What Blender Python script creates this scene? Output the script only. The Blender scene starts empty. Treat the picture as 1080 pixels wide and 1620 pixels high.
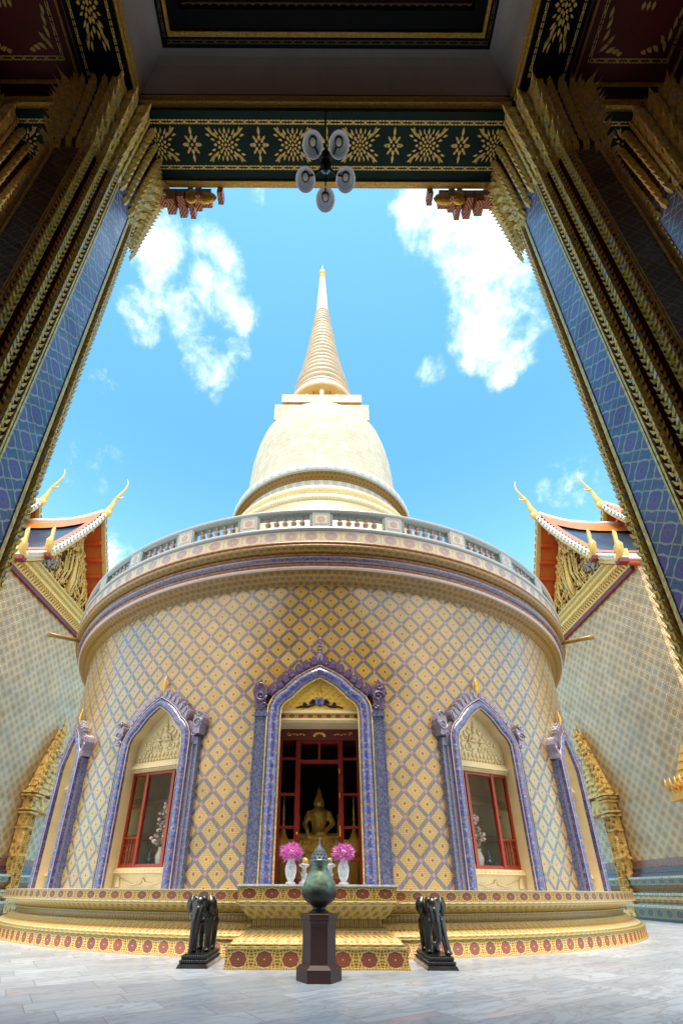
import bpy, bmesh, math, random
from mathutils import Vector, Matrix
random.seed(7)
R=math.radians; PI=math.pi; C=bpy.context.scene.collection; SC=bpy.context.scene
# ------------------------------------------------------------------ camera
EYE=0.99; PITCH=R(25.2); FPX=719.6
cam_d=bpy.data.cameras.new('camera'); cam=bpy.data.objects.new('camera',cam_d); C.objects.link(cam)
cam_d.sensor_fit='VERTICAL'; cam_d.sensor_height=36; cam_d.lens=FPX/1620*36
cam_d.shift_x=(540-506.7)/1620; cam_d.shift_y=(1069-810)/1620
cam_d.clip_start=0.05; cam_d.clip_end=2000
cam.matrix_world=Matrix.Translation((0,0,EYE))@Matrix.Rotation(PI/2+PITCH,4,'X')@Matrix.Rotation(0.005,4,'Z')
SC.camera=cam
SC.view_settings.view_transform='Standard'; SC.view_settings.look='None'; SC.view_settings.gamma=1
SC.view_settings.exposure=1.45
# ------------------------------------------------------------------ sun and sky
SUN_EL=R(78); SUN_AZ=R(182)           # azimuth clockwise from +Y
sd=Vector((math.sin(SUN_AZ)*math.cos(SUN_EL),math.cos(SUN_AZ)*math.cos(SUN_EL),math.sin(SUN_EL)))
sl=bpy.data.lights.new('sun','SUN'); sl.energy=2.3; sl.angle=R(22); sl.color=(1,.88,.70)
so=bpy.data.objects.new('sun',sl); C.objects.link(so); so.rotation_euler=sd.to_track_quat('Z','Y').to_euler(); so.location=(0,-20,60)
# ------------------------------------------------------------------ node helper
class T:
    def __init__(s,tree): s.t=tree; s.n=tree.nodes; s.l=tree.links
    def put(s,sock,v):
        if v is None: return
        if isinstance(v,S): s.l.new(v.k,sock)
        elif isinstance(v,(tuple,list)):
            d=len(sock.default_value); sock.default_value=(tuple(v)+(1,))[:d] if len(v)<d else tuple(v)[:d]
        else: sock.default_value=v
    def m(s,op,a,b=None,c=None,clamp=False):
        n=s.n.new('ShaderNodeMath'); n.operation=op; n.use_clamp=clamp
        for i,v in enumerate((a,b,c)): s.put(n.inputs[i],v) if v is not None else None
        return S(s,n.outputs[0])
    def vm(s,op,a,b=None):
        n=s.n.new('ShaderNodeVectorMath'); n.operation=op; s.put(n.inputs[0],a)
        if b is not None: s.put(n.inputs[1],b)
        return S(s,n.outputs['Value'] if op in('DOT_PRODUCT','LENGTH','DISTANCE') else n.outputs[0])
    def mix(s,f,a,b,mode='MIX'):
        n=s.n.new('ShaderNodeMix'); n.data_type='RGBA'; n.blend_type=mode
        s.put(n.inputs[0],f); s.put(n.inputs[6],a); s.put(n.inputs[7],b); return S(s,n.outputs[2])
    def xyz(s,v):
        n=s.n.new('ShaderNodeSeparateXYZ'); s.put(n.inputs[0],v); return [S(s,o) for o in n.outputs]
    def comb(s,x,y,z=0.):
        n=s.n.new('ShaderNodeCombineXYZ'); s.put(n.inputs[0],x); s.put(n.inputs[1],y); s.put(n.inputs[2],z); return S(s,n.outputs[0])
    def coord(s,w='Object'): return S(s,s.n.new('ShaderNodeTexCoord').outputs[w])
    def noise(s,v,sc,det=3,rough=.55,dist=0.,col=False):
        n=s.n.new('ShaderNodeTexNoise'); s.put(n.inputs['Vector'],v); n.inputs['Scale'].default_value=sc
        n.inputs['Detail'].default_value=det; n.inputs['Roughness'].default_value=rough; n.inputs['Distortion'].default_value=dist
        return S(s,n.outputs['Color' if col else 'Fac'])
    def vor(s,v,sc,feat='F1',out='Distance'):
        n=s.n.new('ShaderNodeTexVoronoi'); n.feature=feat; s.put(n.inputs['Vector'],v); n.inputs['Scale'].default_value=sc
        return S(s,n.outputs[out])
    def white(s,v,col=False):
        n=s.n.new('ShaderNodeTexWhiteNoise'); s.put(n.inputs['Vector'],v); return S(s,n.outputs['Color' if col else 'Value'])
    def ramp(s,f,stops,interp='LINEAR'):
        n=s.n.new('ShaderNodeValToRGB'); n.color_ramp.interpolation=interp; s.put(n.inputs[0],f); e=n.color_ramp.elements
        while len(e)<len(stops): e.new(.5)
        for i,(p,c) in enumerate(stops): e[i].position=p; e[i].color=tuple(c)+(1,) if len(c)==3 else c
        return S(s,n.outputs[0])
    def step(s,x,a,b):   # smoothstep a..b
        n=s.n.new('ShaderNodeMapRange'); n.interpolation_type='SMOOTHSTEP'
        s.put(n.inputs[0],x); n.inputs[1].default_value=a; n.inputs[2].default_value=b; return S(s,n.outputs[0])
    def bump(s,h,st=.3,d=.02):
        n=s.n.new('ShaderNodeBump'); n.inputs['Strength'].default_value=st; n.inputs['Distance'].default_value=d; s.put(n.inputs['Height'],h); return S(s,n.outputs[0])
class S:
    def __init__(s,t,k): s.t=t; s.k=k
    def __add__(s,o): return s.t.m('ADD',s,o)
    __radd__=__add__
    def __sub__(s,o): return s.t.m('SUBTRACT',s,o)
    def __rsub__(s,o): return s.t.m('SUBTRACT',o,s)
    def __mul__(s,o): return s.t.m('MULTIPLY',s,o)
    __rmul__=__mul__
    def __truediv__(s,o): return s.t.m('DIVIDE',s,o)
    def fr(s): return s.t.m('FRACT',s)
    def fl(s): return s.t.m('FLOOR',s)
    def ab(s): return s.t.m('ABSOLUTE',s)
    def gt(s,o): return s.t.m('GREATER_THAN',s,o)
    def lt(s,o): return s.t.m('LESS_THAN',s,o)
    def mx(s,o): return s.t.m('MAXIMUM',s,o)
    def mn(s,o): return s.t.m('MINIMUM',s,o)
# world
w=bpy.data.worlds.new('World'); SC.world=w; w.use_nodes=True; t=T(w.node_tree)
for n in list(t.n): t.n.remove(n)
sky=t.n.new('ShaderNodeTexSky'); sky.sky_type='NISHITA'; sky.sun_disc=False; sky.sun_elevation=SUN_EL; sky.sun_rotation=SUN_AZ
sky.air_density=1.0; sky.dust_density=0.6; sky.ozone_density=1.2
SKY_STR=0.088
def pix(x,y):   # direction seen at a photograph pixel (for placing the clouds in the sky)
    a=(x-506.7)/FPX; c=(1069-y)/FPX; return Vector((a,math.cos(PITCH)-c*math.sin(PITCH),math.sin(PITCH)+c*math.cos(PITCH))).normalized()
dirv=t.coord('Generated'); nrm=t.vm('NORMALIZE',dirv)
wn=t.noise(nrm,5.0,6,.62,.25); wn2=t.noise(nrm,18,5,.65,.3)
cl=None
for (x,y,r,a) in [(248,395,34,1),(238,440,28,.8),(225,500,38,.9),(285,500,36,.9),(325,385,24,.85),(345,420,28,.9),(340,460,38,1),(375,500,30,.9),(330,580,36,1.05),(300,545,28,.8),
                (372,560,24,.9),(670,320,44,1.1),(665,370,34,.9),(715,330,56,1.1),(760,380,62,1.2),(800,430,66,1.2),(780,490,58,1.2),(775,545,40,1.05),(785,590,20,1),(680,585,20,.9),(700,410,36,.7),
                (835,500,40,.9),(830,390,50,1.1),(160,600,20,.55),(400,310,18,.3),(180,890,40,.9),(905,795,45,.62),(60,700,90,.3)]:
    d=pix(x,y); L=math.sqrt(1+((x-506.7)**2+(1069-y)**2)/FPX**2); s_=(r/FPX)/L*1.25
    q=t.vm('DISTANCE',nrm,tuple(d))*(1/s_)
    b=(1-q*q*.5).mx(0.)*a
    cl=b if cl is None else cl.mx(b)
wn3=t.noise(nrm,60,4,.6,.2)
cm=t.step(cl*.95+(wn-.5)*2.3+(wn2-.5)*1.5+(wn3-.5)*.5,.42,1.6)*t.step(cl,.0,.3)
cc=t.mix(t.step(wn2*.5+wn*.5,.3,.7),(6.6,7.6,8.6),(9.6,9.6,9.5))
sk=S(t,sky.outputs[0])
hs=t.n.new('ShaderNodeHueSaturation'); t.put(hs.inputs['Color'],sk); hs.inputs['Saturation'].default_value=1.0; hs.inputs['Value'].default_value=1.3
skb=t.mix(1.,S(t,hs.outputs[0]),(.56,1.08,1.10),'MULTIPLY')
sx0,sy0,sz0=t.xyz(nrm); wb=t.noise(nrm,2.6,7,.62,.4)
back=t.step(sy0*-1,.0,.35)*t.step(wb,.34,.56)*t.step(sz0,.0,.12)  # unseen bright cloud cover, added behind the camera to warm and lift the light
skb=t.mix((1-t.step(sz0,.15,.80))*.55,skb,(5.2,9.6,11.4)); skc=t.mix(cm,skb,cc); skc=t.mix(back,skc,t.mix(t.step(wb,.45,.7),(10.,9.1,7.7),(12.6,11.7,10.2)))
bg=t.n.new('ShaderNodeBackground'); t.put(bg.inputs[0],skc); bg.inputs[1].default_value=SKY_STR
wo=t.n.new('ShaderNodeOutputWorld'); t.l.new(bg.outputs[0],wo.inputs[0])
# ------------------------------------------------------------------ materials
MT={}
def mat(name,fn=None,color=None,rough=.5,metal=0.,coat=0.,spec=.5,coatr=.05):
    m=bpy.data.materials.new(name); m.use_nodes=True; t=T(m.node_tree); b=t.n['Principled BSDF']
    b.inputs['Roughness'].default_value=rough; b.inputs['Metallic'].default_value=metal
    b.inputs['Coat Weight'].default_value=coat; b.inputs['Coat Roughness'].default_value=coatr; b.inputs['Specular IOR Level'].default_value=spec
    if color: b.inputs['Base Color'].default_value=tuple(color)+(1,)
    if fn:
        r=fn(t)
        for k,v in r.items():
            if k in b.inputs: t.put(b.inputs[k],v)
    MT[name]=m; return m
def uv(t,su=1.,sv=1.):
    x,y,z=t.xyz(t.coord('UV')); return x*su,y*sv
def lattice(c_tile,c_tile2,c_dot,c_ctr,c_band,c_band2,c_node,c_edge,su=1.,sv=1.,tw=.355,bump=.25,lobed=False,ew=.02):
    def f(t):
        u,v=uv(t,su,sv); p=u+v; q=u-v
        fp=(p.fr()-.5); fq=(q.fr()-.5); ap=fp.ab(); aq=fq.ab(); d=ap.mx(aq)
        cid=t.comb(p.fl(),q.fl()); rnd=t.white(cid)
        rad=t.m('SQRT',fp*fp+fq*fq)
        if lobed: d=d-t.m('COSINE',ap.mn(aq)*(2*PI*1.6))*.035
        tile=d.lt(tw); edge=t.m('COMPARE',d,tw+ew,ew)
        if lobed: edge=edge.mx(t.m('COMPARE',ap,tw+ew,ew*.8)).mx(t.m('COMPARE',aq,tw+ew,ew*.8))
        pat=t.m('SINE',fp*(2*PI*8))*t.m('SINE',fq*(2*PI*8))
        pat2=t.m('SINE',(fp+fq)*(2*PI*5))*t.m('SINE',(fp-fq)*(2*PI*5))
        dots=pat.gt(.45)
        ct=t.mix(rnd,c_tile,c_tile2); ct=t.mix(rnd.gt(.992)*.4,ct,(.62,.58,.5))
        ct=t.mix(dots*.85,ct,c_dot)
        ct=t.mix((pat2.gt(.55))*rad.gt(.16)*.55,ct,c_ctr)
        ang=t.m('ARCTAN2',fp,fq)
        ct=t.mix((rad.lt(.085+.0)+0)*1.,ct,c_ctr)
        ct=t.mix(t.m('COMPARE',rad,.12,.014)*(.15 if lobed else .6),ct,c_edge)
        bn=t.noise(t.comb(u,v),26,2,.6)
        cb=t.mix(t.step(bn,.42,.6),c_band,c_band2)
        cb=t.mix(t.m('COMPARE',t.m('SINE',(p+q)*20+bn*6),1.,.25)*.35,cb,c_node)
        node=(ap.gt(.4))*(aq.gt(.4))
        cb=t.mix(node*.9,cb,c_node)
        # grout lines where band tiles butt
        col=t.mix(tile,cb,ct); col=t.mix(edge*.75,col,c_edge)
        g=t.m('COMPARE',ap,.5,.012).mx(t.m('COMPARE',aq,.5,.012))
        col=t.mix(g*.25*tile,col,(.1,.1,.1))
        pn=t.noise(t.coord('Object'),1.3,4,.6)
        ow=t.coord('Object'); sx_,sy_,sz_=t.xyz(ow); stk=t.noise(t.comb(sx_*2.2,sy_*2.2,sz_*.22),1.,5,.65); grime=t.step(stk,.52,.78)
        hv=t.n.new('ShaderNodeHueSaturation'); t.put(hv.inputs['Color'],t.mix(grime*.35,col,(.45,.36,.24),'MULTIPLY')); t.put(hv.inputs['Value'],.80+rnd*.34+(pn-.5)*.4)
        h=t.step(d,tw-.02,tw+.02)*-.6+rnd*.0+dots*.25+bn*.5
        rg=.16+bn*.16+t.white(t.comb(q.fl(),p.fl(),3.))*.22
        # each glazed tile sits at its own slight tilt
        jit=t.white(cid,True); nb=t.n.new('ShaderNodeBump'); nb.inputs['Strength'].default_value=bump; nb.inputs['Distance'].default_value=.008; t.put(nb.inputs['Height'],h)
        nn=t.vm('NORMALIZE',t.vm('ADD',S(t,nb.outputs[0]),t.vm('SCALE_',jit) if False else t.vm('MULTIPLY',t.vm('SUBTRACT',jit,(.5,.5,.5)),(.13,.13,.13))))
        return {'Base Color':S(t,hv.outputs[0]),'Normal':nn,'Roughness':rg}
    return f
mat('drum_tiles',lattice((.62,.37,.045),(.46,.255,.028),(.07,.06,.015),(.22,.045,.02),(.095,.092,.095),(.16,.08,.07),(.34,.16,.15),(.52,.40,.20),ew=.013),rough=.25,coat=.7,coatr=.16)
mat('pillar_tiles',lattice((.09,.06,.30),(.13,.06,.28),(.04,.05,.34),(.10,.03,.22),(.02,.07,.20),(.04,.14,.26),(.12,.05,.24),(.56,.54,.34),tw=.29,lobed=True,ew=.026),rough=.25,coat=.5,coatr=.15)
mat('brown_pillar_tiles',lattice((.06,.035,.025),(.045,.03,.03),(.02,.015,.015),(.08,.04,.02),(.03,.025,.03),(.05,.03,.02),(.06,.03,.02),(.34,.24,.11),tw=.29,lobed=True,ew=.026),rough=.35,coat=.3,coatr=.2)  # pillar tiles again, with the shade of the camera-facing side put into the colour
mat('chapel_tiles',lattice((.54,.335,.165),(.46,.29,.16),(.16,.125,.05),(.28,.16,.07),(.44,.28,.15),(.31,.20,.11),(.52,.35,.22),(.92,.68,.27),tw=.36,bump=.3,lobed=True,ew=.035),rough=.25,coat=1.,coatr=.16)
def medal(c_flower,c_fl2,c_bg,c_leaf,c_line,su=1.,aspect=.9):
    def f(t):
        u,v=uv(t,su); fu=u.fr()-.5; fv=v-.5; rnd=t.white(t.comb(u.fl(),0.))
        x=fu*(1/aspect)*1.0; y=fv
        rad=t.m('SQRT',x*x+y*y); an=t.m('ARCTAN2',x,y)
        pet=t.m('COSINE',an*8.)*.02
        fl=rad.lt(pet+.35)
        ring=t.m('COMPARE',rad,pet+.375,.018)
        inner=t.m('SINE',rad*60.+t.m('COSINE',an*8.)*1.5).gt(.3)
        lf=(t.m('SINE',(fu.ab()*9+fv.ab()*6)*PI)*t.m('COSINE',(fu.ab()*6-fv.ab()*9)*PI))
        bgc=t.mix(lf.gt(.12),c_bg,c_leaf); bgc=t.mix(lf.gt(.62),bgc,c_flower)
        cf=t.mix(rnd,c_flower,c_fl2); cf=t.mix(inner*.3,cf,t.mix(.3,c_bg,c_flower)); cf=t.mix(rad.lt(.04),cf,c_bg)
        col=t.mix(fl,bgc,cf); col=t.mix(ring*.9,col,c_line)
        bd=fv.ab(); col=t.mix(bd.gt(.42),col,c_line); col=t.mix(t.m('COMPARE',bd,.455,.018),col,t.mix(t.m('SINE',u*(2*PI*10)).gt(0.),(.05,.06,.04),c_line))
        jt=t.m('COMPARE',fu.ab(),.5,.008); col=t.mix(jt*.5,col,(.1,.1,.07))
        n=t.noise(t.coord('Object'),7,4,.6); col=t.mix((n-.3)*.5,col,(.30,.27,.2),'MULTIPLY')
        return {'Base Color':col,'Normal':t.bump(fl*.5+lf*.3+n,.35,.006),'Roughness':.3+n*.2}
    return f
mat('medallion_tiles',medal((.24,.035,.025),(.13,.018,.025),(.64,.40,.06),(.17,.15,.04),(.62,.48,.22)),coat=.3,coatr=.2)
mat('dark_medallion_tiles',medal((.05,.03,.05),(.02,.03,.06),(.30,.24,.05),(.06,.08,.04),(.35,.32,.12)),coat=.3,coatr=.2)
mat('pale_medallion_tiles',medal((.40,.22,.18),(.34,.26,.30),(.66,.53,.30),(.58,.50,.34),(.46,.45,.42)),coat=.3,coatr=.2)
mat('bell_band_tiles',medal((.42,.42,.42),(.46,.42,.40),(.68,.62,.50),(.64,.62,.54),(.48,.50,.50)),coat=.2,coatr=.3)
def fine(c1,c2,c3,su=1.,sv=6.,k=6.,edge=None,rough=.3,met=0.):
    def f(t):
        u,v=uv(t,su,1.); dn=t.noise(t.coord('Object'),5,3,.6); u=u+dn*.35; v=v+(dn-.5)*.25; a=t.m('SINE',u*(2*PI*k))*t.m('SINE',v*(2*PI*sv)); b=t.m('SINE',(u*k+v*sv)*PI*2)*t.m('SINE',(u*k-v*sv)*PI*2)
        n=t.noise(t.coord('Object'),9,4,.65); col=t.mix(a.gt(.2),c1,c2); col=t.mix(b.gt(.5),col,c3)
        n2=t.noise(t.coord('Object'),1.1,3,.6)
        if edge: col=t.mix((v-(dn-.5)*.25-.5).ab().gt(.44),col,edge)
        hv=t.n.new('ShaderNodeHueSaturation'); t.put(hv.inputs['Color'],col); t.put(hv.inputs['Value'],.7+n*.35+n2*.3)
        return {'Base Color':S(t,hv.outputs[0]),'Normal':t.bump(a*.4+b*.3+n*.6,.35,.006),'Roughness':rough+n*.15}
    return f
mat('gold_leaf_tiles',fine((.24,.125,.014),(.15,.07,.009),(.30,.17,.03),k=1.,sv=1.5),coat=.2,coatr=.3)
mat('yellow_tiles',fine((.92,.54,.08),(.75,.42,.05),(.92,.62,.16),k=6.,sv=6.),coat=.3,coatr=.25)
mat('olive_gold_tiles',fine((.44,.30,.07),(.20,.15,.045),(.34,.24,.07),k=1.,sv=1.5,edge=(.5,.47,.3)),coat=.3,coatr=.25)
mat('pale_lotus_tiles',fine((.74,.50,.18),(.60,.38,.12),(.34,.14,.06),k=1.,sv=1.,edge=(.55,.5,.33)),coat=.3,coatr=.2)
def bars(t):
    u,v=uv(t); fu=(u*4).fr()-.5; n=t.noise(t.coord('Object'),12,3,.6)
    col=t.mix(fu.ab().gt(.40),(.46,.30,.06),(.09,.05,.03)); col=t.mix(t.m('COMPARE',fu,0.,.07),col,(.16,.09,.03)); col=t.mix(t.m('SINE',v*50)*.3,col,(.3,.1,.05))
    return {'Base Color':t.mix(n*.4,col,(.2,.15,.05),'MULTIPLY'),'Normal':t.bump(fu.ab()*-1,.4,.02)}
mat('bar_tiles',bars,rough=.35,coat=.2,coatr=.2)
def mottled(cols,sc=14.,pat=True):
    def f(t):
        o=t.coord('Object'); n=t.noise(o,sc,4,.7); v=t.vor(o,sc*1.3); r=t.ramp(n*.75+v*.35,[(i/(len(cols)-1)*.5+.28,c) for i,c in enumerate(cols)],'LINEAR')
        u,vv=uv(t); 
        return {'Base Color':r,'Normal':t.bump(n+v,.4,.008),'Roughness':.18+n*.2}
    return f
mat('blue_glaze',mottled([(.02,.04,.20),(.05,.12,.42),(.20,.10,.22),(.10,.20,.55),(.45,.50,.60),(.3,.2,.2)]),coat=.6,coatr=.12)
def tube_blue(t):   # door tube: blue lozenges every .14 m
    o=t.coord('Object'); x,y,z=t.xyz(o); n=t.noise(o,16,3,.7); v=t.vor(o,24)
    a=t.m('SINE',z*(2*PI/.21)); col=t.ramp(n*.7+v*.4,[(.25,(.01,.025,.13)),(.44,(.03,.08,.30)),(.58,(.13,.08,.15)),(.72,(.20,.28,.40))])
    col=t.mix(a.gt(.45)*t.step(n,.44,.54)*.6,col,(.02,.06,.34)); col=t.mix(t.m('COMPARE',a,-.6,.3)*.3,col,(.28,.12,.2))
    return {'Base Color':col,'Normal':t.bump(n+v,.4,.008)}
mat('blue_flower_tube',tube_blue,rough=.22,coat=.6,coatr=.12)
mat('turquoise_pilaster',mottled([(.03,.05,.09),(.06,.11,.15),(.10,.075,.19),(.14,.19,.24),(.06,.05,.15)],18.),rough=.25,coat=.5,coatr=.15)
mat('purple_glaze',mottled([(.03,.025,.08),(.07,.055,.15),(.16,.07,.12),(.06,.08,.19),(.28,.24,.28)],20.),rough=.25,coat=.5,coatr=.15)
mat('lilac_glaze',mottled([(.09,.09,.17),(.17,.14,.24),(.30,.20,.24),(.15,.18,.30),(.42,.38,.40)],18.),rough=.25,coat=.5,coatr=.15)
mat('grey_blue_tiles',mottled([(.20,.23,.25),(.33,.35,.36),(.43,.41,.40),(.27,.30,.32)],22.),rough=.3,coat=.3)
mat('green_grey_tiles',mottled([(.06,.10,.08),(.13,.17,.14),(.2,.23,.2),(.1,.13,.12)],22.),rough=.3,coat=.3)
mat('blue_torus',mottled([(.015,.02,.06),(.05,.05,.12),(.20,.12,.11),(.06,.07,.18),(.05,.03,.03)],9.),rough=.2,coat=.7,coatr=.12)
mat('orange_brown_tiles',mottled([(.30,.10,.05),(.42,.16,.07),(.50,.28,.14)],10.),rough=.4)
mat('pink_glaze',mottled([(.5,.36,.34),(.6,.46,.42),(.5,.42,.46)],10.),rough=.3,coat=.3)
mat('brown_glaze',mottled([(.22,.14,.11),(.32,.22,.18),(.4,.3,.26)],30.),rough=.35,coat=.3)
mat('red_band_tiles',mottled([(.18,.06,.05),(.26,.1,.08),(.3,.16,.12)],10.),rough=.4)
mat('navy_band_tiles',fine((.035,.03,.06),(.06,.035,.08),(.18,.11,.08),k=3.,sv=1.),coat=.3)
mat('white_dentil',fine((.7,.7,.66),(.25,.28,.25),(.7,.7,.66),k=10.,sv=.5))
def plaster(c,am=.12,sc=3.):
    def f(t):
        o=t.coord('Object'); n=t.noise(o,sc,5,.6); n2=t.noise(o,sc*9,4,.6); return {'Base Color':t.mix(t.step(n*.7+n2*.3,.35,.7)*1.,c,tuple(x*(1-am) for x in c)),'Normal':t.bump(n2,.12,.01)}
    return f
mat('cream_paint',plaster((.72,.56,.30),.15),rough=.45)
mat('ochre_paint',plaster((.70,.44,.12),.15),rough=.5)
mat('pale_plaster',plaster((.56,.47,.42),.12),rough=.6)
mat('pale_teeth',mottled([(.6,.55,.5),(.72,.68,.6),(.5,.45,.5)],8.),rough=.3)
mat('white_paint',plaster((.78,.77,.74),.08),rough=.35)
def belltile(t):
    u,v=uv(t); o=t.coord('Object'); n=t.noise(o,.8,5,.6); b=t.m('SINE',v*2*PI); r=t.white(t.comb((u+ (v.fl()*.5)).fl(),v.fl()))
    col=t.mix(r,(.60,.56,.48),(.50,.45,.36)); col=t.mix(((v.fr()-.5).ab().gt(.44)).mx(((u+v.fl()*.5).fr()-.5).ab().gt(.46))*.5,col,(.42,.32,.18)); col=t.mix(t.step(n,.4,.75)*.18,col,(.70,.6,.45),'MULTIPLY')
    return {'Base Color':col,'Normal':t.bump(r,.15,.02),'Roughness':.6+r*.2}
mat('bell_tiles',belltile,coat=.3,coatr=.2)
mat('spire_plaster',plaster((.60,.42,.26),.3,.9),rough=.5)
mat('bell_gold_tiles',fine((.74,.62,.36),(.60,.42,.14),(.76,.68,.48),k=2.,sv=2.),coat=.3)
def gold(inlay=None,sc=20.,base=(.85,.50,.13),mtl=.85):
    def f(t):
        o=t.coord('Object'); n=t.noise(o,sc,4,.65); v=t.vor(o,sc*1.1); c=t.mix(t.step(n,.3,.7),base,tuple(x*.55 for x in base)); out={'Roughness':.26+n*.25,'Metallic':mtl}
        if inlay:
            k=t.vor(o,sc*1.6,'F1','Color'); kx,ky,kz=t.xyz(k); g=kx.gt(.72)*t.vor(o,sc*1.6).lt(.42); c=t.mix(g,c,t.mix(ky,inlay,(.6,.7,.75)))
        out['Base Color']=c; out['Normal']=t.bump(n+v*.8,.55,.01); return out
    return f
mat('gilding',gold(None,20.,(1.,.54,.07),.25))
def carved(t):
    o=t.coord('Object'); v=t.vor(o,4.5); n=t.noise(o,9,5,.7,.8); k=t.noise(o,30,3,.6); h=v+n*.8+k*.2
    return {'Base Color':t.mix(t.step(h,.55,1.1),(.28,.13,.03),(.98,.62,.17)),'Normal':t.bump(h,1.,.12),'Roughness':.35}
mat('carved_gold',carved,metal=.2)
mat('dark_gold',gold(None,26.,(.30,.14,.03),.5))
mat('pale_gilding',gold(None,26.,(.95,.66,.22),.4))
mat('gilding_blue_glass',gold((.10,.25,.50),20.,(1.,.60,.10),.2))
mat('gold_glass_mosaic',gold((.25,.42,.60),34.,(1.,.60,.10),.2))
mat('gold_paint',gold(None,60.,(1.,.55,.08),.1),rough=.45)
mat('stencil_gold',plaster((.98,.66,.16),.2,30.),rough=.5,metal=.0)
mat('green_lacquer',plaster((.004,.022,.014),.3),rough=.5,spec=.2)
mat('black_lacquer',plaster((.006,.005,.005),.3),rough=.5,spec=.15)
mat('maroon_lacquer',plaster((.20,.014,.010),.3),rough=.5)
mat('capital_red',plaster((.10,.022,.010),.4,20.),rough=.4)
mat('dark_red_field',plaster((.14,.02,.012),.3,8.),rough=.5)
mat('red_paint',plaster((.20,.016,.012),.25,6.),rough=.3)
mat('casement_red',plaster((.33,.035,.012),.2,4.),rough=.35)
mat('vermilion_paint',plaster((.62,.09,.02),.2,4.),rough=.4)
def redgold(c,g,sc):
    def f(t):
        u,v=uv(t,sc,sc); p=(u+v).fr()-.5; q=(u-v).fr()-.5; d=p.ab().mx(q.ab()); r=t.m('SQRT',p*p+q*q)
        k=t.m('COMPARE',d,.4,.04).mx(t.m('COMPARE',r,.22,.05)).mx(r.lt(.07)); n=t.noise(t.coord('Object'),3,4)
        return {'Base Color':t.mix(k*.85,t.mix(n*.4,c,(.3,.03,.01)),g)}
    return f
mat('soffit_red',redgold((.50,.065,.012),(.62,.20,.03),3.2),rough=.35)
mat('eave_red',redgold((.17,.010,.006),(.80,.36,.10),5.),rough=.4)
def rooft(t):
    u,v=uv(t); fv=v.fr(); b=((u+v.fl()*.5).fr()-.5).ab(); r=t.white(t.comb((u+v.fl()*.5).fl(),v.fl())); col=t.mix(r,(.012,.035,.085),(.025,.055,.11))
    return {'Base Color':t.mix((fv.lt(.18)).mx(b.gt(.46))*.7,col,(.004,.008,.02)),'Normal':t.bump(fv,.6,.03),'Roughness':.3}
mat('dark_blue_roof_tiles',rooft,coat=.4)
mat('orange_roof_tiles',plaster((.62,.19,.03),.2,6.),rough=.35,coat=.3)
def marble(t):
    o=t.coord('Object'); x,y,z=t.xyz(o); 
    a=R(33); xr=x*math.cos(a)+y*math.sin(a); yr=y*math.cos(a)-x*math.sin(a)
    rx=xr*1.15; row=(yr*2.2).fl(); bx=rx+t.white(t.comb(row,3.))*1.0; cid=t.comb(bx.fl(),row); rnd=t.white(cid); rc=t.white(cid,True)
    jx=(bx.fr()-.5).ab(); jy=((yr*2.2).fr()-.5).ab()
    jo=(jx.gt(.4935)).mx(jy.gt(.486))
    off=t.vm('ADD',t.comb(xr*.5,yr*1.6),t.vm('MULTIPLY',rc,(9.,9.,9.)))
    n=t.noise(off,1.7,8,.62,1.6); n2=t.noise(off,5.,8,.65,1.0); vein=t.m('ABSOLUTE',n-.5)
    col=t.mix(rnd,(.45,.50,.58),(.30,.345,.41))
    col=t.mix(t.step(n2,.40,.72)*.75,col,(.34,.37,.42))
    col=t.mix((1-t.step(vein,.0,.045))*.6,col,(.20,.22,.27))
    pk=t.noise(off,.9,4,.6); col=t.mix(t.step(pk,.60,.75)*.45,col,(.62,.42,.38))
    rs=t.noise(t.comb(xr,yr*3.5),.75,5,.6,.7); col=t.mix(t.step(rs,.70,.76)*.55,col,(.16,.06,.06))
    col=t.mix(jo*.75,col,(.20,.20,.21))
    st=t.noise(o,.6,5,.6); col=t.mix(t.step(st,.45,.8)*.3,col,(.55,.53,.5),'MULTIPLY')
    return {'Base Color':col,'Roughness':.22+n2*.22,'Normal':t.bump(jo*-1+n2*.08,.15,.004)}
mat('marble_paving',marble)
def marb2(t):
    o=t.coord('Object'); n=t.noise(o,7,7,.6,1.8); return {'Base Color':t.mix(1-t.step(t.m('ABSOLUTE',n-.5),0.,.07),(.74,.74,.75),(.45,.47,.52))}
mat('white_marble',marb2,rough=.3)
mat('ebony',lambda t:{'Base Color':(.010,.011,.013),'Normal':t.bump(t.noise(t.coord('Object'),22,4,.6),.25,.004),'Roughness':.18+t.noise(t.coord('Object'),7,4,.6)*.3},coat=.25)
mat('brown_paint',plaster((.050,.018,.015),.25,5.),rough=.5)
def bronze(t):
    o=t.coord('Object'); x,y,z=t.xyz(o); n=t.noise(o,5,6,.65,.6); n2=t.noise(o,22,4,.7)
    c=t.ramp(n*.7+n2*.3,[(.30,(.03,.035,.025)),(.42,(.10,.14,.10)),(.52,(.20,.28,.20)),(.62,(.28,.36,.30)),(.72,(.22,.13,.08))])
    c=t.mix(1-t.step(z+(n-.5)*.18,.20,.40),c,(.025,.022,.02)); c=t.mix((n2.gt(.68))*.8,c,(.02,.02,.02))
    return {'Base Color':c,'Normal':t.bump(n2+n,.3,.006),'Roughness':.24+n*.35,'Metallic':.45}
mat('patina_bronze',bronze)
mat('magenta_petals',lambda t:{'Base Color':t.mix(t.step(t.noise(t.coord('Object'),45,2),.3,.7),(.50,.015,.34),(.98,.42,.80))},rough=.6)
mat('pink_flowers',lambda t:{'Base Color':t.mix(t.noise(t.coord('Object'),9,2),(.75,.42,.42),(.85,.75,.66))},rough=.6)
mat('leaf_green',color=(.05,.10,.03),rough=.5)
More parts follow.
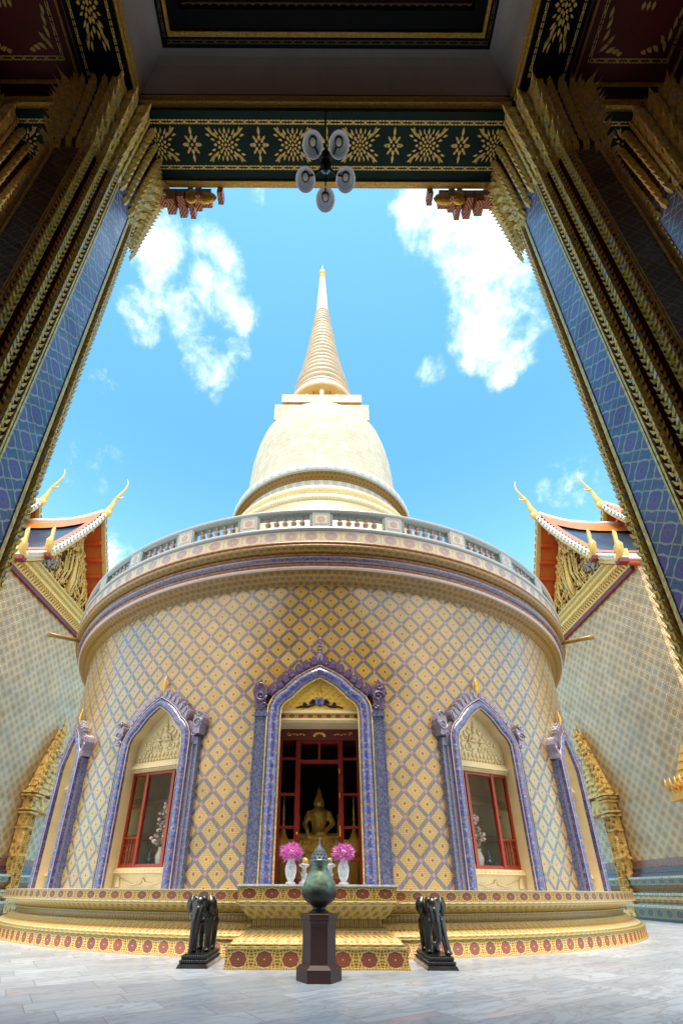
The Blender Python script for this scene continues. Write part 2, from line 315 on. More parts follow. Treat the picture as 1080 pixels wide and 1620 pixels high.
mat('mustard_cloth',color=(.62,.33,.03),rough=.6)
mat('polished_gold',gold(None,8.,(.98,.62,.10),.3))
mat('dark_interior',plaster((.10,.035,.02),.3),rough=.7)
mat('inner_wall',plaster((.85,.60,.22),.2,2.),rough=.6)
mat('frosted_glass',lambda t:{'Base Color':(.92,.93,.94),'Transmission Weight':.3,'Roughness':.35},rough=.3,coat=.3)
mat('lamp_bulb',color=(.62,.54,.42),rough=.5)
mat('dark_metal',color=(.02,.018,.015),rough=.4,metal=.6)
def glassm():
    m=bpy.data.materials.new('window_glass'); m.use_nodes=True; t=T(m.node_tree)
    for n in list(t.n): t.n.remove(n)
    o=t.n.new('ShaderNodeOutputMaterial'); tr=t.n.new('ShaderNodeBsdfTransparent'); tr.inputs[0].default_value=(.86,.88,.86,1); g=t.n.new('ShaderNodeBsdfGlossy'); g.inputs['Roughness'].default_value=.02; g.inputs['Color'].default_value=(.9,.93,.95,1)
    f=t.n.new('ShaderNodeFresnel'); f.inputs[0].default_value=1.45; mx=t.n.new('ShaderNodeMixShader'); mm=t.m('MULTIPLY',S(t,f.outputs[0]),.25)
    t.put(mx.inputs[0],mm); t.l.new(tr.outputs[0],mx.inputs[1]); t.l.new(g.outputs[0],mx.inputs[2]); t.l.new(mx.outputs[0],o.inputs[0]); MT['window_glass']=m
glassm()
MT['chapel_tiles'].node_tree.nodes['Principled BSDF'].inputs['Coat Weight'].default_value=.2; MT['chapel_tiles'].node_tree.nodes['Principled BSDF'].inputs['Coat Roughness'].default_value=.3
for k_ in('drum_tiles',): MT[k_].node_tree.nodes['Principled BSDF'].inputs['Coat IOR'].default_value=1.58
# ------------------------------------------------------------------ object helpers
def thing(name,label,cat,loc,group=None,rz=0):
    o=bpy.data.objects.new(name,None); C.objects.link(o); o.location=loc; o.rotation_euler=(0,0,rz); o.empty_display_size=.2
    o['label']=label; o['category']=cat
    if group: o['group']=group
    return o
def org(p):
    v=Vector((0,0,0))
    while p is not None: v+=Vector(p.location); p=p.parent
    return v
class MB:
    def __init__(s,xf=None): s.v=[]; s.f=[]; s.uv=[]; s.xf=xf or (lambda x,y,z:(x,y,z)); s.sm=[]
    def p(s,x,y,z): s.v.append(s.xf(x,y,z)); return len(s.v)-1
    def face(s,idx,uvs=None,sm=False):
        s.f.append(idx); s.uv.append(uvs if uvs else [(0,0)]*len(idx)); s.sm.append(sm)
    def box(s,x0,x1,y0,y1,z0,z1,us=1.,top=None):
        tx0,tx1,ty0,ty1=top if top else (x0,x1,y0,y1)
        i=[s.p(*c) for c in ((x0,y0,z0),(x1,y0,z0),(x1,y1,z0),(x0,y1,z0),(tx0,ty0,z1),(tx1,ty0,z1),(tx1,ty1,z1),(tx0,ty1,z1))]
        for q,w_,h_ in (((0,1,5,4),x1-x0,z1-z0),((1,2,6,5),y1-y0,z1-z0),((2,3,7,6),x1-x0,z1-z0),((3,0,4,7),y1-y0,z1-z0),((4,5,6,7),x1-x0,y1-y0),((3,2,1,0),x1-x0,y1-y0)):
            s.face([i[k] for k in q],[(0,0),(w_*us,0),(w_*us,h_*us),(0,h_*us)])
    def grid(s,rows,uvr=None,sm=True,closeu=False):   # rows: list of list of points
        n=len(rows[0]); ids=[[s.p(*q) for q in r] for r in rows]
        for a in range(len(rows)-1):
            for b in range(n-1 if not closeu else n):
                c=(b+1)%n; q=[ids[a][b],ids[a][c],ids[a+1][c],ids[a+1][b]]
                if uvr: u=[uvr[a][b],uvr[a][b+1 if closeu else c],uvr[a+1][b+1 if closeu else c],uvr[a+1][b]]
                else: u=None
                s.face(q,u,sm)
    def lathe(s,prof,n=48,c=(0,0),a0=-180.,a1=180.,uc=1.,unit=True,vs=1.,sm=True,va=None):
        # prof list (r,z) ; angle measured from -Y toward +X
        L=[0]
        for i in range(1,len(prof)): L.append(L[-1]+math.dist(prof[i],prof[i-1]))
        tot=L[-1] or 1; V=[l/tot if unit else l*vs for l in L]
        if va: V=va
        rows=[];uvr=[]
        for (r,z),vv in zip(prof,V):
            rows.append([]);uvr.append([])
            for k in range(n+1):
                a=R(a0+(a1-a0)*k/n); rows[-1].append((c[0]+r*math.sin(a),c[1]-r*math.cos(a),z)); uvr[-1].append((math.degrees(a)/360*uc,vv))
        s.grid(rows,uvr,sm)
    def tube(s,path,rad,n=8,cap=True,sm=True,flat=1.):
        pts=[Vector(p) for p in path]; rr=rad if isinstance(rad,(list,tuple)) else [rad]*len(pts)
        ds=[(pts[min(i+1,len(pts)-1)]-pts[max(i-1,0)]).normalized() for i in range(len(pts))]
        ref=min((Vector((0,0,1)),Vector((0,1,0)),Vector((1,0,0))),key=lambda r:round(max(abs(d.dot(r)) for d in ds),2)); rows=[]
        for i,p in enumerate(pts):
            d=(pts[min(i+1,len(pts)-1)]-pts[max(i-1,0)]).normalized()
            a=d.cross(ref)
            if a.length<.05: a=d.cross(Vector((1,0,0)))
            a.normalize(); b=d.cross(a).normalized()
            rows.append([tuple(p+a*math.cos(2*PI*k/n)*rr[i]+b*math.sin(2*PI*k/n)*rr[i]*flat) for k in range(n)])
        base=len(s.v); s.grid(rows,None,sm,closeu=True)
        if cap:
            s.face([base+k for k in range(n)][::-1]); s.face([base+(len(pts)-1)*n+k for k in range(n)])
    def prism(s,out,y0,y1,us=1.):   # outline in (x,z), extruded along y
        n=len(out); a=[s.p(x,y0,z) for x,z in out]; b=[s.p(x,y1,z) for x,z in out]
        s.face(a,[(x*us,z*us) for x,z in out]); s.face(b[::-1],[(x*us,z*us) for x,z in out][::-1])
        for i in range(n):
            j=(i+1)%n; s.face([a[j],a[i],b[i],b[j]])
    def strip(s,P,Q,y0,y1,us=1.):   # ribbon between two (x,z) polylines, extruded along y
        for i in range(len(P)-1):
            o=[P[i],P[i+1],Q[i+1],Q[i]]
            a=[s.p(x,y0,z) for x,z in o]; b=[s.p(x,y1,z) for x,z in o]
            uvs=[(i*us,0),((i+1)*us,0),((i+1)*us,1),(i*us,1)]
            s.face(a,uvs)
            s.face([a[1],a[0],b[0],b[1]]); s.face([a[3],a[2],b[2],b[3]])
    def ell(s,c,r,n=10,m=7,sm=True):
        rows=[]
        for i in range(m+1):
            ph=PI*i/m; rows.append([(c[0]+r[0]*math.sin(ph)*math.cos(2*PI*k/n),c[1]+r[1]*math.sin(ph)*math.sin(2*PI*k/n),c[2]-r[2]*math.cos(ph)) for k in range(n)])
        s.grid(rows,None,sm,closeu=True)
    def build(s,name,m,parent=None,label=None,merge=False,recalc=False):
        o3=org(parent) if parent is not None else Vector((0,0,0))
        me=bpy.data.meshes.new(name); me.from_pydata([(x-o3.x,y-o3.y,z-o3.z) for x,y,z in s.v],[],s.f)
        ul=me.uv_layers.new(name='UVMap'); k=0; flat=[c for u in s.uv for q in u for c in q]
        ul.data.foreach_set('uv',flat); me.polygons.foreach_set('use_smooth',s.sm)
        me.materials.append(MT[m] if isinstance(m,str) else m); me.update()
        if recalc or merge:
            bm=bmesh.new(); bm.from_mesh(me)
            if merge: bmesh.ops.remove_doubles(bm,verts=bm.verts,dist=1e-4)
            bmesh.ops.recalc_face_normals(bm,faces=bm.faces); bm.to_mesh(me); bm.free()
        o=bpy.data.objects.new(name,me); C.objects.link(o); o.parent=parent
        if label: o['label']=label
        return o
def copy_tree(o,parent=None):
    c=o.copy(); C.objects.link(c); c.parent=parent
    for ch in list(o.children): copy_tree(ch,c)
    return c
def moulding_rect(prof,x0,x1,y0,y1,uw,sides='nlr'):   # profile (offset,z) swept round a rectangle; n = near side
    mb=MB(); L=[0]
    for i in range(1,len(prof)): L.append(L[-1]+math.dist(prof[i],prof[i-1]))
    V=[l/(L[-1] or 1) for l in L]
    def seg(f,ln):
        N=max(1,round(ln/uw))
        rows=[[f(o,z,0),f(o,z,1)] for o,z in prof]; mb.grid(rows,[[(0,v),(N,v)] for v in V],False)
    if 'n' in sides: seg(lambda o,z,e:((x0-o,y0-o,z),(x1+o,y0-o,z))[e],x1-x0)
    if 'l' in sides: seg(lambda o,z,e:((x0-o,y1,z),(x0-o,y0-o,z))[e],y1-y0)
    if 'r' in sides: seg(lambda o,z,e:((x1+o,y0-o,z),(x1+o,y1,z))[e],y1-y0)
    return mb
def blob(prims,name,m,parent,voxel=.012,smooth=8,xf=None,label=None):   # one continuous skin grown over overlapping volumes
    mb=MB(xf)
    for pr in prims:
        if pr[0]=='c':
            _,a,b,ra,rb=pr; a=Vector(a);b=Vector(b); pts=[];rs=[]
            d=(b-a).normalized()
            for k in range(4): 
                th=PI/2*(1-k/4); pts.append(a-d*ra*math.sin(th)); rs.append(max(ra*math.cos(th),.001))
            for k in range(5): pts.append(a.lerp(b,k/4)); rs.append(ra+(rb-ra)*k/4)
            for k in range(1,5):
                th=PI/2*k/4; pts.append(b+d*rb*math.sin(th)); rs.append(max(rb*math.cos(th),.001))
            mb.tube(pts,rs,12)
        else: mb.ell(pr[1],pr[2],14,10)
    me=bpy.data.meshes.new('tmp'); me.from_pydata(mb.v,[],mb.f); bm=bmesh.new(); bm.from_mesh(me); bmesh.ops.remove_doubles(bm,verts=bm.verts,dist=1e-5); bmesh.ops.recalc_face_normals(bm,faces=bm.faces); bm.to_mesh(me); bm.free()
    o=bpy.data.objects.new('tmp',me); C.objects.link(o)
    r=o.modifiers.new('r','REMESH'); r.mode='VOXEL'; r.voxel_size=voxel; sm=o.modifiers.new('s','SMOOTH'); sm.iterations=smooth; sm.factor=.5
    dg=bpy.context.evaluated_depsgraph_get(); dg.update(); m2=bpy.data.meshes.new_from_object(o.evaluated_get(dg)); bpy.data.objects.remove(o)
    o3=org(parent); m2.transform(Matrix.Translation(-o3)); m2.materials.clear(); m2.materials.append(MT[m])
    for p in m2.polygons: p.use_smooth=True
    m2.name=name; ob=bpy.data.objects.new(name,m2); C.objects.link(ob); ob.parent=parent
    if label: ob['label']=label
    return ob
D=17.8
# ------------------------------------------------------------------ ground
g=MB(); NG=1
g.v=[(-300,-60,0),(300,-60,0),(300,600,0),(-300,600,0)]; g.face([0,1,2,3])
pv=g.build('marble_pavement','marble_paving'); pv['kind']='structure'
# ================================================================== CHEDI
chedi=thing('chedi','round tiled stupa with cream bell, ringed spire and balustraded terrace','stupa',(0,D,0))
def L(name,prof,m,n=192,a0=-110,a1=110,uc=1.,parent=None,**k):
    mb=MB(); mb.lathe(prof,n,(0,D),a0,a1,uc,**k); return mb.build(name,m,parent or chedi)
# plinth
L('base_band',[(9.50,0),(9.50,.03),(9.485,.035),(9.485,.245),(9.47,.25)],'medallion_tiles',uc=196)
L('base_fillet',[(9.47,.25),(9.5,.262),(9.47,.275),(9.41,.28),(9.43,.295),(9.39,.31)],'olive_gold_tiles',uc=400)
L('lotus_slope',[(9.39,.31),(9.35,.35),(9.22,.40),(9.13,.455)],'pale_lotus_tiles',uc=392)
L('neck_fillet',[(9.13,.455),(9.15,.47),(9.10,.485),(9.06,.49)],'olive_gold_tiles',uc=400)
L('neck_band',[(9.06,.49),(9.04,.50),(9.04,.595)],'bar_tiles',uc=196)
L('upper_fillet',[(9.04,.595),(9.12,.60),(9.12,.62),(9.08,.63)],'olive_gold_tiles',uc=400)
L('cyma_band',[(9.08,.63),(9.17,.65),(9.29,.70),(9.345,.75),(9.35,.765)],'olive_gold_tiles',uc=392)
L('rim_fillet',[(9.35,.765),(9.42,.775),(9.42,.795),(9.40,.80)],'olive_gold_tiles',uc=400)
L('rim_band',[(9.40,.80),(9.40,.965),(9.41,.985)],'medallion_tiles',uc=194)
L('ledge',[(9.41,.985),(8.6,.992)],'white_marble')
# openings
WINS=[24.3,-24.3,49.0,-49.0]
def arch_half(hw,zs,dz,da):   # from spring up to the apex, on the right-hand side (x>0)
    return [(hw,zs),(hw*.985,zs+.22*dz),(hw*.91,zs+.36*dz),(hw*.81,zs+.45*dz),(hw*.70,zs+.52*dz),(hw*.62,zs+.61*dz),(hw*.44,zs+.77*dz),(hw*.22,zs+.90*dz),(0,zs+1.0*dz)]
DOOR=dict(a=-.1,hw=.95,z0=.99,zs=4.25,dz=1.05); WIN=dict(hw=.86,z0=.99,zs=3.75,dz=1.12)
def apath(o,d=0.):
    h=arch_half(o['hw'],o['zs'],o['dz'],0); 
    full=[(-x,z) for x,z in h]+[(x,z) for x,z in h[::-1][1:]]
    full=[(-o['hw'],o['z0'])]+full+[(o['hw'],o['z0'])]
    if d==0: return full
    out=[]
    for i,(x,z) in enumerate(full):
        a=Vector(full[max(i-1,0)]);b=Vector(full[min(i+1,len(full)-1)]); tt=(b-a).normalized(); nn=Vector((-tt.y,tt.x))
        if i==0: nn=Vector((-1,0))
        if i==len(full)-1: nn=Vector((1,0))
        k=1.0
        if 0<i<len(full)-1:
            e1=(Vector(full[i])-a).normalized(); k=1/max(.5,abs(e1.dot(tt)))
        q=Vector((x,z))+nn*d*k
        if i==0 or i==len(full)-1: q.y=z
        out.append((q.x,q.y))
    return out
def ztop(o,x):
    x=abs(x); h=arch_half(o['hw'],o['zs'],o['dz'],0)
    for (xa,za),(xb,zb) in zip(h,h[1:]):
        if xb<=x<=xa: return za+(zb-za)*(xa-x)/(xa-xb+1e-9)
    return o['zs']
RW=8.75
def frame(phi,r0=0.):
    a=R(phi); n=(math.sin(a),-math.cos(a)); tg=(math.cos(a),math.sin(a))
    return lambda x,r,z:(n[0]*(r+r0)+tg[0]*x, D+n[1]*(r+r0)+tg[1]*x, z)
ops=[(DOOR['a'],DOOR)]+[(a,WIN) for a in WINS]
angs=set(round(-110+1.25*k,4) for k in range(177))
for a,o in ops:
    ha=math.degrees(math.asin(o['hw']/RW)); angs={x for x in angs if not (a-ha<x<a+ha)}
    for k in range(25): angs.add(round(a-ha+2*ha*k/24,4))
angs=sorted(angs); mb=MB(); ZW=7.72
for x0,x1 in zip(angs,angs[1:]):
    mid=(x0+x1)/2; z0=z1=.985
    for a,o in ops:
        ha=math.degrees(math.asin(o['hw']/RW))
        if abs(mid-a)<ha: z0=ztop(o,RW*math.sin(R(x0-a))); z1=ztop(o,RW*math.sin(R(x1-a)))
    q=[(x0,z0),(x1,z1),(x1,ZW),(x0,ZW)]
    ids=[mb.p(RW*math.sin(R(a)),D-RW*math.cos(R(a)),z) for a,z in q]
    mb.face(ids,[(a/360*114,(z-.985)/.52) for a,z in q],True)
mb.build('drum_wall','drum_tiles',chedi,merge=True)
# cornice
L('gold_soffit',[(8.75,7.66),(8.79,7.67),(8.80,7.72),(8.95,7.76),(9.08,7.84),(9.10,7.88)],'gold_leaf_tiles',uc=330)
L('cream_fillet',[(9.10,7.88),(9.13,7.89),(9.13,7.955),(9.08,7.965)],'pink_glaze',uc=100)
L('orange_cavetto',[(9.08,7.965),(9.05,7.99),(9.06,8.02),(9.12,8.035),(9.12,8.05),(9.08,8.06)],'orange_brown_tiles')
L('blue_torus',[(9.08,8.06),(9.15,8.07),(9.20,8.11),(9.215,8.15),(9.20,8.20),(9.15,8.235),(9.11,8.24)],'blue_torus')
L('pink_fillet',[(9.11,8.24),(9.10,8.27),(9.16,8.275),(9.17,8.30),(9.12,8.31)],'orange_brown_tiles')
L('gold_torus',[(9.12,8.31),(9.22,8.315),(9.30,8.36),(9.325,8.42),(9.31,8.48),(9.28,8.50)],'gold_leaf_tiles',uc=300)
L('fascia_lip',[(9.28,8.50),(9.33,8.505),(9.335,8.53),(9.30,8.535)],'orange_brown_tiles')
L('fascia_band',[(9.30,8.535),(9.30,8.90)],'pale_medallion_tiles',uc=120)
L('terrace_lip',[(9.30,8.90),(9.34,8.905),(9.34,8.99),(9.30,9.0),(8.0,9.0)],'grey_blue_tiles')
# balustrade: rail, posts, balusters
bal=L('balustrade',[(9.02,9.50),(9.27,9.50),(9.30,9.53),(9.30,9.60),(9.25,9.64),(9.04,9.64)],'grey_blue_tiles',a0=-106,a1=106)
L('rail_moulding',[(9.24,9.42),(9.255,9.44),(9.27,9.50)],'green_grey_tiles',a0=-106,a1=106,parent=bal)
L('foot_rail',[(9.27,9.0),(9.27,9.06),(9.22,9.08),(9.05,9.08)],'grey_blue_tiles',a0=-106,a1=106,parent=bal)
NP=32; st=360/NP; off=.0
bl=MB(); bl.lathe([(.035,0),(.05,.02),(.05,.05),(.03,.07),(.055,.12),(.075,.17),(.07,.20),(.035,.24),(.03,.26),(.05,.29),(.058,.32),(.05,.345),(.032,.36)],10)
blm=bl.build('baluster','brown_glaze',None); 
pm=MB()
pm.box(-.20,.20,9.06,9.29,9.06,9.50)
first=True
for k in range(-8,9):
    a=k*st+off; f=frame(a)
    p=MB(f); p.box(-.22,.22,9.05,9.275,9.05,9.505); p.build('post','grey_blue_tiles',bal)
    q=MB(f)
    i=[q.p(*c) for c in((-.155,9.279,9.12),(.155,9.279,9.12),(.155,9.279,9.43),(-.155,9.279,9.43))]; q.face(i,[(.0,0),(1,0),(1,1),(0,1)]); q.build('post_tile','pale_medallion_tiles',bal)
    if k<8:
        fr=MB(frame(a+st/2)); hw=9.2*math.tan(R(st/2))-.22
        for sx in(-1,1): fr.box(*(sorted((sx*hw,sx*(hw-.06)))),9.17,9.25,9.08,9.44)
        fr.build('bay_frame','green_grey_tiles',bal)
        for j in range(5):
            if abs(k+.5)>6.6: continue
            aa=a+st/2+(j-2)*1.35; x,y,z=frame(aa)(0,9.16,9.08); 
            if first: o=blm; first=False
            else: o=blm.copy(); C.objects.link(o)
            o.parent=bal; o.location=(x-0,y-D,z)
L('terrace_wall',[(8.3,9.0),(8.3,9.35)],'pink_glaze',a0=-106,a1=106)
# water spouts
for sx in(-1,1):
    a=R(59*sx); p0=(9.2*math.sin(a),D-9.2*math.cos(a),8.35); p1=(10.15*math.sin(a),D-10.15*math.cos(a),8.33)
    mb=MB(); mb.tube([p0,Vector(p0).lerp(Vector(p1),.8),p1],[.06,.07,.09],10); mb.build('water_spout','gold_leaf_tiles',chedi)
# upper stupa
mb=MB(); L('bell_foot',[(6.2,9.0),(6.0,11.0),(5.3,11.4),(5.2,13.2),(4.9,13.5),(4.8,14.6)],'spire_plaster',a0=-180,a1=180,n=96)
def tor(r0,z0,z1,bul,n=7): return [(r0+bul*math.sin(PI*k/n),z0+(z1-z0)*k/n) for k in range(n+1)]
L('lower_torus',tor(4.45,14.45,15.25,.38),'bell_gold_tiles',a0=-180,a1=180,uc=160)
L('upper_torus',tor(4.25,15.25,15.95,.3),'bell_gold_tiles',a0=-180,a1=180,uc=160)
L('lower_collar',[(4.25,15.95),(4.22,15.98),(4.22,16.33),(4.1,16.38)],'bell_band_tiles',a0=-180,a1=180,uc=70)
L('collar_cavetto',[(4.05,16.38),(4.08,16.42),(4.3,16.60),(4.40,16.66)],'gold_leaf_tiles',a0=-180,a1=180,uc=150)
L('upper_collar',[(4.40,16.66),(4.44,16.67),(4.44,17.08),(4.25,17.12),(3.9,17.15)],'bell_band_tiles',a0=-180,a1=180,uc=70)
bp=[(4.02,17.1),(3.92,17.6),(3.85,18.5),(3.78,19.6),(3.70,20.8),(3.54,21.8),(3.37,22.5),(3.10,23.0),(2.75,23.5),(2.3,23.92),(1.7,24.2),(1.0,24.3)]
# smooth the bell profile
bp2=[]
for i in range(len(bp)-1):
    for k in range(3):
        bp2.append((bp[i][0]+(bp[i+1][0]-bp[i][0])*k/3,bp[i][1]+(bp[i+1][1]-bp[i][1])*k/3))
bp2.append(bp[-1])
L('bell',bp2,'bell_tiles',a0=-180,a1=180,n=128,uc=110,unit=False,vs=3.); MT['bell_tiles'].node_tree.nodes['Principled BSDF'].inputs['Coat Weight'].default_value=0.; MT['bell_tiles'].node_tree.nodes['Principled BSDF'].inputs['Specular IOR Level'].default_value=.08
def chbox(name,hw,z0,z1,m,us=5.): mb=MB(); mb.box(-hw,hw,D-hw,D+hw,z0,z1,us); return mb.build(name,m,chedi)
chbox('harmika_block',2.42,22.6,23.78,'bell_tiles')
chbox('harmika_neck',1.90,23.78,24.35,'gold_leaf_tiles',1.)
chbox('harmika_soffit',2.06,24.35,24.45,'gold_leaf_tiles',1.)
chbox('harmika_slab',2.12,24.45,25.05,'spire_plaster')
# colonnade below the spire
mb=MB()
L('spire_drum',[(1.15,25.05),(1.15,26.6)],'ochre_paint',a0=-180,a1=180,n=48)
for k in range(10):
    a=36*k; x,y,z=frame(a)(0,1.42,0); mb=MB(); mb.lathe([(.15,25.05),(.15,25.15),(.11,25.2),(.10,26.1),(.13,26.2),(.16,26.3),(.16,26.42)],14,(x,y)); mb.build('column','white_paint',chedi)
for k in range(10):
    a=18+36*k; x,y,z=frame(a)(0,1.5,0); mb=MB(); mb.lathe([(.02,25.75),(.08,25.8),(.07,26.0),(.02,26.08),(.015,26.4)],8,(x,y)); mb.build('bell_ornament','dark_metal',chedi)
L('spire_soffit',[(1.15,26.42),(1.83,26.40),(1.86,26.42)],'ochre_paint',a0=-180,a1=180,n=64)
rp=[(1.86,26.42),(1.88,26.5),(1.88,26.82),(1.80,26.86)]
L('spire_rim',rp,'spire_plaster',a0=-180,a1=180,n=64)
def rad(z):
    P=[(26.86,1.78),(28.3,1.60),(30.6,1.17),(32.6,.90),(36.6,.47),(37.2,.44)]
    for (a,b),(c,d) in zip(P,P[1:]):
        if a<=z<=c: return b+(d-b)*(z-a)/(c-a)
    return P[-1][1]
rings=[]; z=26.86; N=25
for i in range(N):
    h=.56-.011*i; 
    for k in range(7): zz=z+h*k/6; rings.append((rad(zz)-.05*rad(z)+.11*rad(z)**.7*math.sin(PI*k/6),zz))
    z+=h
    if z>36.9: break
zt=z
L('spire_rings',rings,'spire_plaster',a0=-180,a1=180,n=56)
L('spire_cone',[(.42,zt),(.45,zt+.08),(.40,zt+.2),(.35,38.6),(.25,40.5),(.19,41.6)],'white_paint',a0=-180,a1=180,n=32)
L('finial',[(.19,41.6),(.24,41.65),(.24,41.75),(.17,41.85),(.17,41.95),(.22,42.05),(.25,42.25),(.20,42.45),(.08,42.6),(.03,42.8),(.015,43.3),(.0,43.5)],'gilding',a0=-180,a1=180,n=24)
# ---------------- arches
def flame(mb,cx,cz,ang,h,w_,r0,r1):
    out=[(-.5,0),(-.55,.3),(-.42,.62),(-.1,.9),(.18,1.0),(.12,.85),(.4,.7),(.52,.4),(.5,0)]
    c,s=math.cos(ang),math.sin(ang)
    mb.prism([(cx+(x*w_)*c-(z*h)*s,cz+(x*w_)*s+(z*h)*c) for x,z in out],r0,r1)
def naga(mb,sx,cx,cz,sc,r0,r1):   # shoulder leaf with curling lobes
    o=[(-.16,-.42),(-.15,-.15),(-.25,.05),(-.28,.22),(-.22,.4),(-.10,.52),(-.02,.62),(.02,.5),(.0,.40),(.06,.30),(.12,.42),(.17,.34),(.19,.15),(.15,-.1),(.15,-.42)]
    o=[(cx-sx*x*sc,cz+z*sc) for x,z in o]
    if sx>0: o=o[::-1]
    mb.prism(o,r0,r1)
def add_curl(mb,cx,cz,r,turns,sx,y,rt=.02,a0=0.):
    pts=[]; N=int(14*turns)
    for k in range(N+1):
        tt=k/N; a=a0+sx*tt*turns*2*PI; rr=r*(1-.8*tt); pts.append((cx+rr*math.cos(a),y,cz+rr*math.sin(a)))
    mb.tube(pts,[rt*(1-.5*k/N) for k in range(N+1)],5)
def opening(phi,o,kind):
    f=frame(phi); door=kind=='door'
    tubem='blue_flower_tube'; hw,z0,zs,dz=o['hw'],o['z0'],o['zs'],o['dz']
    pw=(1.10,1.345) if door else (.97,1.13); pf=8.84 if door else 8.775
    pils=[]
    for sx in(-1,1):
        pil=MB(f); pils.append(pil); a,b=sorted((sx*pw[0],sx*pw[1])); pil.box(a,b,8.6,pf,z0,zs+.02)
        for c in (pw[0]+.01,pw[1]-.01): pil.box(sx*c-.012,sx*c+.012,8.6,pf+.012,z0,zs+.02)
        pil.box(a-.015,b+.015,8.6,pf+.03,zs+.02,zs+.10); pil.box(a,b,8.6,pf+.02,zs+.10,zs+.2)
    # tube
    mb=MB(f); path=apath(o); tr=.125 if door else .09; tc=8.80 if door else 8.84
    mb.tube([(x,tc,z) for x,z in path],tr,12,cap=False); root=mb.build('doorway' if door else 'window',tubem,chedi,merge=True)
    for q_ in pils: q_.build('pilaster','turquoise_pilaster',root)
    mb=MB(f)
    for d in (tr+.015,-tr-.005):
        mb.tube([(x,tc+.04,z) for x,z in apath(o,d)],.022 if door else .011,6)
    mb.build('gold_bead','pale_gilding' if door else 'pink_glaze',root)
    if door is False:
        mb=MB(f); P=apath(o,tr*.9); Q=apath(o,tr+.08); mb.strip(P,Q,8.80,8.7); mb.build('arch_border','lilac_glaze',root)
    # flames
    mb=MB(f); cm_='purple_glaze' if door else 'lilac_glaze'
    P=apath(o,tr+.03)
    half=[p for p in P if p[0]>=0.02 and p[1]>zs+.42*dz]; half=half[:] # descending from apex
    pts=[]; 
    apx=[p for p in P if abs(p[0])<.02][0]; line=[apx]+half
    tot=sum(math.dist(a,b) for a,b in zip(line,line[1:])); nf=7
    for k in range(nf):
        s_=tot*(k+.55)/nf; 
        for a,b in zip(line,line[1:]):
            l=math.dist(a,b)
            if s_<=l: x=a[0]+(b[0]-a[0])*s_/l; z=a[1]+(b[1]-a[1])*s_/l; ang=math.atan2(b[1]-a[1],b[0]-a[0]); break
            s_-=l
        pts.append((x,z,ang))
    wl=tot/nf*1.02; hl=.25 if door else .24
    for x,z,ang in pts:
        for sx in (1,-1):
            if sx==1: flame_pts=(x,z,ang+.15)
            else: flame_pts=(-x,z,-ang-.15)
            h=hl
            out=[(-.5,0),(-.55,.3),(-.45,.62),(-.15,.9),(.12,1.0),(.30,.92),(.46,.66),(.53,.3),(.5,0)]
            c,s=math.cos(flame_pts[2]),math.sin(flame_pts[2])
            oo=[(flame_pts[0]+(q*wl*sx*-1)*c-(zz*h)*s,flame_pts[1]+(q*wl*sx*-1)*s+(zz*h)*c) for q,zz in out]
            mb.prism(oo,8.86,8.68)
            oi=[(flame_pts[0]+(q*wl*.6*-sx)*c-((zz*.66+.14)*h)*s,flame_pts[1]+(q*wl*.6*-sx)*s+((zz*.66+.14)*h)*c) for q,zz in out]
            mb.prism(oi,8.885,8.84)
    for sx in(-1,1):
        naga(mb,sx,sx*(hw+tr+.16),zs+.45 if door else zs+.46,.68 if door else .54,8.87,8.66)
        add_curl(mb,sx*(hw+tr+.17),zs+.47,.12,1.4,sx,8.875,.028)
        add_curl(mb,sx*(hw+tr+.20),zs+.70,.07,1.2,-sx,8.875,.022)
        add_curl(mb,sx*(hw+tr+.10),zs+.25,.06,1.2,-sx,8.875,.02)
    mb.build('flame_crest',cm_,root,recalc=True)
    # finial
    az=apx[1]; mb=MB(f)
    if door:
        mb.tube([(0,8.80,az-.05),(0,8.80,az+.10),(0,8.8,az+.22),(0,8.8,az+.34),(0,8.8,az+.45),(0,8.8,az+.62),(0,8.8,az+.78)],[.05,.10,.085,.045,.03,.018,.004],8)
        for k in range(5):
            r_=.075-.012*k; mb.ell((0,8.8,az+.30+.09*k),(r_,r_,.02),8,5)
        mb.build('spire_finial','purple_glaze',root)
    else:
        mb.tube([(0,8.80,az+.02),(0,8.82,az+.18),(0,8.84,az+.28),(0,8.84,az+.42),(0,8.84,az+.56)],[.03,.035,.045,.03,.006],8); mb.build('spire_finial','gilding',root)
    # reveal
    P=apath(o,-tr*.6 if door else -tr*.75); mb=MB(f); depth=8.25 if door else 8.46
    for i in range(len(P)-1):
        (xa,za),(xb,zb)=P[i],P[i+1]
        q=[mb.p(xa,tc,za),mb.p(xb,tc,zb),mb.p(xb,depth,zb),mb.p(xa,depth,za)]; mb.face(q)
    mb.build('reveal','blue_glaze' if door else 'cream_paint',root)
    ihw=hw-tr*.6 if door else hw-tr*.75
    def under(zb,d):
        PP=apath(o,d); h=[(x,z) for x,z in PP if z>zb+.01]; return [(h[0][0],zb)]+h+[(h[-1][0],zb)]
    if door:
        zl=4.18
        mb=MB(f); mb.prism(under(4.45,-tr*.6),8.70,8.3); mb.build('pediment','yellow_tiles',root,recalc=True)
        mb=MB(f)
        for s_ in (1,-1):
            add_curl(mb,s_*.16,4.62,.07,1.3,s_,8.72,.028,PI/2); add_curl(mb,s_*.30,4.57,.05,1.2,-s_,8.72,.02,PI/2)
            mb.tube([(s_*.1,8.72,4.60),(s_*.25,8.72,4.53),(s_*.4,8.72,4.53),(s_*.5,8.72,4.50)],[.03,.03,.022,.01],6)
        mb.build('pediment_scroll','dark_metal',root)
        mb=MB(f); mb.ell((0,8.72,4.64),(.11,.03,.11),12,8); mb.build('pediment_boss','blue_flower_tube',root)
